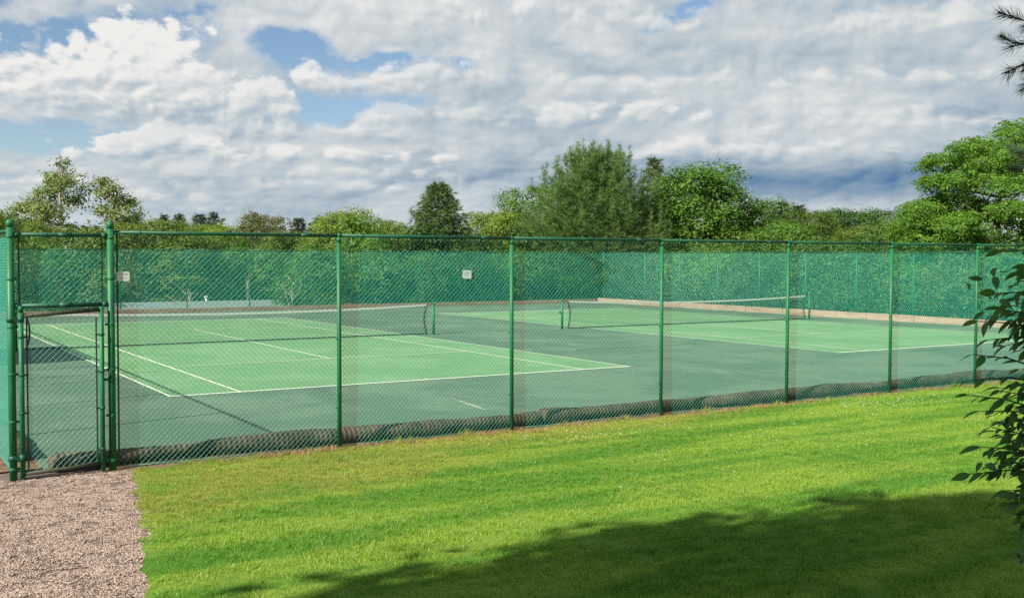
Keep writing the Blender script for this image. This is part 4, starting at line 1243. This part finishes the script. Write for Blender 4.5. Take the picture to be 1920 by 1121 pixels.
def shrub_mass():      # the dense inner leaves, too many to stand singly
    gg = np.random.default_rng(66); V = []; F = []; k = 0
    src = []
    for me in LEAF_ME:
        v = np.empty(len(me.vertices) * 3, np.float32); me.vertices.foreach_get('co', v)
        src.append((v.reshape(-1, 3), np.array([tuple(p.vertices) for p in me.polygons])))
    for _ in range(760):
        z = gg.uniform(1.45, 2.62); e = .5 + .5 * math.sin(z * 9.0 + .6)
        p = Vector((-1.27 + .08 * e, -17.76 - .06 * e, z)) + Vector((abs(gg.normal(0, .15)), gg.normal(-.07, .11), 0)) - Vector((-.86, -18.05, sz))
        v, f = src[int(gg.integers(0, 4))]
        m = np.array(Matrix.Rotation(gg.uniform(1.6, 4.2), 3, 'Z') @ Matrix.Rotation(gg.uniform(-.1, .7), 3, 'Y') @ Matrix.Rotation(gg.normal(0, .5), 3, 'X')) * gg.uniform(.48, .82)
        V.append(v @ m.T + np.array(p)); F.append(f + k); k += len(v)
    o = link('inner_leaves', np_mesh('inner_leaves', np.concatenate(V), np.concatenate(F), M_SHRUBLEAF, True), sh); o['kind'] = 'stuff'
shrub_mass()

# ------------------------------------------------------------------ pine reaching in at the top right corner
pine = thing('pine_tree', 'dark white pine whose needle sprays hang into the top right corner', 'tree', (2.6, -17.3, lawn_z(2.6, -17.3)))
def tuft_mesh(seed, n=70, ln=.115):
    gg = np.random.default_rng(seed)
    t = gg.random(n); P = np.stack([t * .10, np.zeros(n), np.zeros(n)], 1)
    d = unit(np.stack([.75 + .3 * gg.random(n), gg.normal(0, .62, n), gg.normal(0, .62, n)], 1)); s = unit(np.cross(d, gg.standard_normal(d.shape)))
    l = (ln * (.75 + .4 * gg.random(n)))[:, None]; w = .0015
    m = P + d * l * .55 + np.array([0, 0, -.003]); e = P + d * l + np.array([0, 0, -.012])
    V = np.stack([P - s * w, P + s * w, m + s * w, m - s * w, e], 1).reshape(-1, 3)
    i = np.arange(n)[:, None] * 5
    F = np.concatenate([i + [[0, 1, 2]], i + [[0, 2, 3]], i + [[3, 2, 4]]], 0)
    mb = MB().tube([(-.03, 0, 0), (.10, 0, 0), (.125, 0, .003)], [.0055, .0045, .0065], 5)
    V2 = np.array(mb.v); f2 = np.array([q for f in mb.f if len(f) == 4 for q in (f[:3], (f[0], f[2], f[3]))])
    return np_mesh('needle_tuft', np.concatenate([V, V2]), np.concatenate([F, f2 + len(V)]), M_NEEDLE)
TUFT = [tuft_mesh(71 + i) for i in range(4)]
def edge_pine():
    gg = np.random.default_rng(81); o0 = pine.location.copy()
    trunk = MB().tube([(0, 0, -.4), (.02, 0, 1.5), (.0, .03, 3), (.04, 0, 6), (0, 0, 11)], [.22, .18, .15, .11, .03], 10); link('trunk', trunk.mesh('trunk', M_BARK), pine)
    boughs = [([(2.6, -17.3, 3.4), (1.9, -17.0, 3.75), (1.2, -16.7, 3.93)],
               [(.765, -16.33, 4.06), (.765, -16.32, 3.915), (.79, -16.36, 3.775), (.825, -16.41, 3.675), (.86, -16.5, 4.0), (.86, -16.5, 3.88), (.88, -16.5, 3.76), (.97, -16.6, 4.02), (.93, -16.55, 3.95), (.95, -16.6, 3.82), (.90, -16.5, 3.70)]),
              ([(2.6, -17.3, 2.7), (2.5, -16.6, 3.1), (2.35, -16.0, 3.35)],
               [(2.04, -15.52, 3.38), (2.06, -15.56, 3.30), (2.13, -15.67, 3.46), (2.13, -15.67, 3.36), (2.13, -15.67, 3.24), (2.10, -15.63, 3.40)])]
    for spine, tips in boughs:
        sp = [Vector(p) - o0 for p in spine]
        bo = link('bough', MB().tube(sp, [.035, .025, .014], 7).mesh('bough', M_TWIG), pine)
        for tp in tips:
            e = Vector(tp) - o0 + Vector((.045, -.07, 0)); b = sp[-1].lerp(sp[-2], gg.random() * .25)
            mid = b.lerp(e, .55) + Vector((0, 0, -.02))
            link('twig', MB().tube([b, mid, e], [.008, .006, .004], 5).mesh('twig', M_TWIG), bo)
            dr = e - mid
            for q in range(5):
                t = q / 4; p = mid.lerp(e, t); ya = math.atan2(dr.y, dr.x) + gg.normal(0, .5 * (1 - t) + .1)
                pi_ = -math.asin(max(-1, min(1, dr.normalized().z))) + gg.normal(0, .35)
                o = link('needle_tuft', TUFT[int(gg.integers(0, 4))], bo, p, (gg.random() * 6, pi_, ya)); o.color = (.050, .090, .042, 1)
                sc = gg.uniform(.62, .85); o.scale = (sc, sc, sc)
    # the rest of the crown stands outside the picture
    P = []; A = []
    for i in range(120):
        z = 3.2 + 7.5 * i / 120; a = gg.uniform(-2.0, 1.6); ln = (2.6 * (1 - i / 125) + .3) * gg.uniform(.5, 1)
        d = np.array([math.cos(a), math.sin(a), .25])
        for q in np.arange(.3, 1, .07): P.append(np.array([0, 0, z]) + d * ln * q + gg.normal(0, .12, 3)); A.append(d + [0, 0, .3])
    V, F = tufts(np.array(P), unit(np.array(A)), 26, .16, .006, gg, .9)
    o = link('crown', np_mesh('crown', V, F, M_NEEDLE), pine); o.color = (.045, .08, .032, 1)
edge_pine()

# ------------------------------------------------------------------ scattered ground cover (geometry nodes)
def blades_mesh(name, n, spread, h, w, mat, seed, lean=.45):
    gg = np.random.default_rng(seed)
    a = gg.random(n) * 6.283; r = spread * np.sqrt(gg.random(n)); b = gg.random(n) * 6.283
    P = np.stack([r * np.cos(a), r * np.sin(a), np.full(n, -.005)], 1)
    hh = h * (.5 + .75 * gg.random(n)); ld = np.stack([np.cos(b), np.sin(b), np.zeros(n)], 1) * (hh * lean * (.2 + 1.2 * gg.random(n)))[:, None]
    c = gg.random(n) * 6.283; s = np.stack([np.cos(c), np.sin(c), np.zeros(n)], 1) * w * .5
    m = P + ld * .35 + np.array([0, 0, 1.0]) * (hh * .6)[:, None]; t = P + ld + np.array([0, 0, 1.0]) * hh[:, None]
    V = np.stack([P - s, P + s, m + s * .75, m - s * .75, t], 1).reshape(-1, 3)
    i = np.arange(n)[:, None] * 5
    F = np.concatenate([i + [[0, 1, 2]], i + [[0, 2, 3]], i + [[3, 2, 4]]], 0)
    return np_mesh(name, V, F, mat, True)
def pebbles_mesh(name, n, spread, size, mat, seed):
    gg = np.random.default_rng(seed); V = []; F = []
    t = (1 + 5 ** .5) / 2
    ico = unit(np.array([(-1, t, 0), (1, t, 0), (-1, -t, 0), (1, -t, 0), (0, -1, t), (0, 1, t), (0, -1, -t), (0, 1, -t), (t, 0, -1), (t, 0, 1), (-t, 0, -1), (-t, 0, 1)], float))
    fi = np.array([(0, 11, 5), (0, 5, 1), (0, 1, 7), (0, 7, 10), (0, 10, 11), (1, 5, 9), (5, 11, 4), (11, 10, 2), (10, 7, 6), (7, 1, 8), (3, 9, 4), (3, 4, 2), (3, 2, 6), (3, 6, 8), (3, 8, 9), (4, 9, 5), (2, 4, 11), (6, 2, 10), (8, 6, 7), (9, 8, 1)])
    for k in range(n):
        a = gg.random() * 6.283; r = spread * math.sqrt(gg.random()); sc = size * gg.uniform(.45, 1.25) * np.array([gg.uniform(.7, 1.3), gg.uniform(.7, 1.2), gg.uniform(.5, .8)])
        v = ico * (1 + gg.normal(0, .12, (12, 1))) * sc; th = gg.random() * 6.283
        rot = np.array([[math.cos(th), -math.sin(th), 0], [math.sin(th), math.cos(th), 0], [0, 0, 1]])
        V.append(v @ rot.T + np.array([r * math.cos(a), r * math.sin(a), sc[2] * .35])); F.append(fi + k * 12)
    return np_mesh(name, np.concatenate(V), np.concatenate(F), mat)
def scatter(name, label, cat, clump, host_pts_z, polys, density, seed, smin, smax):
    """One object: its own clump mesh copied over a surface made from the given grid quads."""
    # surface as mesh object data joined: clump verts are kept apart by a face attribute
    V0 = np.empty(len(clump.vertices) * 3, np.float32); clump.vertices.foreach_get('co', V0); V0 = V0.reshape(-1, 3)
    me = clump.copy(); me.name = name
    o = link(name, me); tag(o, label, cat, None, 'stuff')
    nt = D.node_groups.new(name + '_scatter', 'GeometryNodeTree')
    nt.interface.new_socket('Geometry', in_out='INPUT', socket_type='NodeSocketGeometry')
    nt.interface.new_socket('Geometry', in_out='OUTPUT', socket_type='NodeSocketGeometry')
    def nd(t, **k):
        n = nt.nodes.new(t)
        for a, b_ in k.items(): setattr(n, a, b_)
        return n
    gi, go = nd('NodeGroupInput'), nd('NodeGroupOutput')
    x0, x1, y0, y1 = polys
    grid = nd('GeometryNodeMeshGrid')
    grid.inputs['Size X'].default_value = x1 - x0; grid.inputs['Size Y'].default_value = y1 - y0
    grid.inputs['Vertices X'].default_value = 2; grid.inputs['Vertices Y'].default_value = 2
    tr = nd('GeometryNodeTransform'); tr.inputs['Translation'].default_value = ((x0 + x1) / 2, (y0 + y1) / 2, 0)
    nt.links.new(grid.outputs[0], tr.inputs[0])
    dp = nd('GeometryNodeDistributePointsOnFaces'); dp.inputs['Density'].default_value = density; dp.inputs['Seed'].default_value = seed
    nt.links.new(tr.outputs[0], dp.inputs[0])
    X.nt = nt
    ps = nd('GeometryNodeInputPosition'); sp = nd('ShaderNodeSeparateXYZ'); nt.links.new(ps.outputs[0], sp.inputs[0])
    px_, py_ = X(sp.outputs[0]), X(sp.outputs[1])
    drop, z = host_pts_z(px_, py_)
    de = nd('GeometryNodeDeleteGeometry'); de.domain = 'POINT'
    nt.links.new(dp.outputs[0], de.inputs[0]); nt.links.new(drop.v, de.inputs[1])
    st = nd('GeometryNodeSetPosition'); nt.links.new(de.outputs[0], st.inputs[0]); nt.links.new(combine(px_, py_, z).v, st.inputs['Position'])
    ip = nd('GeometryNodeInstanceOnPoints'); nt.links.new(st.outputs[0], ip.inputs[0]); nt.links.new(gi.outputs[0], ip.inputs['Instance'])
    rv = nd('FunctionNodeRandomValue', data_type='FLOAT_VECTOR'); rv.inputs[0].default_value = (-.08, -.08, 0); rv.inputs[1].default_value = (.08, .08, 6.283)
    nt.links.new(rv.outputs[0], ip.inputs['Rotation'])
    rs = nd('FunctionNodeRandomValue', data_type='FLOAT'); rs.inputs[2].default_value = smin; rs.inputs[3].default_value = smax
    nt.links.new(rs.outputs[1], ip.inputs['Scale'])
    nt.links.new(ip.outputs[0], go.inputs[0])
    md = o.modifiers.new('scatter', 'NODES'); md.node_group = nt
    return o
def n_lawn_z(y): return X.m('MAXIMUM', (-7.2 - y) * .045, 0.0) - .01
def n_edge(y):      # gravel edge, the same line as GRAVEL_EDGE within a few centimetres
    return -2.16 + (y + 6.66) * .195 - X.m('MAXIMUM', (-11.0 - y), 0.0) * .02 + X.m('SINE', y * 7.1) * .022 + X.m('SINE', y * 17.3 + 1.0) * .012
def view_side(x, y, m=1.2):   # keep a wedge somewhat wider than the view on the lawn
    a = (x + 5.066 + m) * math.cos(R(2)) - (y + 20.195) * math.sin(R(2))
    return a
def lawn_host(x, y):
    d = X.m('LESS_THAN', x, n_edge(y) + .07)
    d2 = X.m('GREATER_THAN', (x + 5.066) * .62 - (y + 20.195) * 1.05, 1.2)    # far to the right of the view
    d3 = X.m('LESS_THAN', (x + 5.066), (y + 20.195) * .03 - 1.0)
    return X.m('MAXIMUM', X.m('MAXIMUM', d, d2), d3), n_lawn_z(y)
scatter('grass', 'short mown grass of the lawn in front of the near fence', 'grass', blades_mesh('grass', 60, .09, .036, .0038, M_BLADE, 1, 1.0), lawn_host, (-6.5, 21.0, -18.5, -6.56), 100, 1, .7, 1.25)
def gravel_host(x, y):
    d = X.m('GREATER_THAN', x, n_edge(X.m('MINIMUM', y, -6.66)) + .05)
    d2 = X.m('GREATER_THAN', y, -6.5)
    return X.m('MAXIMUM', d, d2), n_lawn_z(y) - .006
scatter('gravel', 'loose pinkish gravel of the path before the gate', 'gravel', pebbles_mesh('gravel', 40, .075, .0076, M_PEBBLE, 2), gravel_host, (-5.6, -1.9, -13.2, -6.2), 210, 2, .7, 1.2)
def soil_host(x, y):
    n = nnoise(x, y)
    d = X.m('LESS_THAN', n, .50)
    return d, y * 0.0 - .004
def nnoise(x, y):
    t = X.nt.nodes.new('ShaderNodeTexNoise'); t.inputs['Scale'].default_value = 1.7; t.inputs['Detail'].default_value = 3
    X.nt.links.new(combine(x, y, 0.0).v, t.inputs['Vector']); return X(t.outputs[0])
scatter('dead_grass', 'straw coloured dead grass and litter along the foot of the near fence', 'dead grass', blades_mesh('dead_grass', 26, .09, .045, .006, M_STRAW, 3, 1.6), soil_host, (-2.2, 18.0, -6.85, -6.38), 70, 3, .6, 1.3)
def weed_host(x, y):
    d = X.m('LESS_THAN', nnoise(x + 13.0, y), .56)
    return d, y * 0.0 - .004
scatter('weeds', 'taller grass tufts growing through the foot of the near fence', 'weeds', blades_mesh('weeds', 22, .05, .13, .006, M_BLADE, 4, .7), weed_host, (-2.0, 18.0, -6.70, -6.46), 45, 4, .3, 1.0)
def clover():
    gg = np.random.default_rng(5); V = []; F = []
    octv = np.array([(1, 0, 0), (-1, 0, 0), (0, 1, 0), (0, -1, 0), (0, 0, 1), (0, 0, -1)], float); octf = np.array([(0, 2, 4), (2, 1, 4), (1, 3, 4), (3, 0, 4), (2, 0, 5), (1, 2, 5), (3, 1, 5), (0, 3, 5)])
    k = 0
    for (cx, cy, sx_, sy_, n) in ((4.1, -7.75, .85, .30, 70), (10.9, -7.75, .75, .40, 110), (13.0, -7.9, .9, .3, 35), (4.4, -9.8, 1.5, .8, 26), (8.0, -8.6, 2.2, .7, 26)):
        for _ in range(n):
            x, y = gg.normal(cx, sx_), min(-6.9, gg.normal(cy, sy_)); r = gg.uniform(.004, .0085)
            V.append(octv * r + np.array([x, y, lawn_z(x, y) + .045])); F.append(octf + k * 6); k += 1
    o = link('clover_flowers', np_mesh('clover_flowers', np.concatenate(V), np.concatenate(F), M_PETAL))
    tag(o, 'small white clover flowers dotted over the lawn near the fence', 'clover', None, 'stuff')
clover()
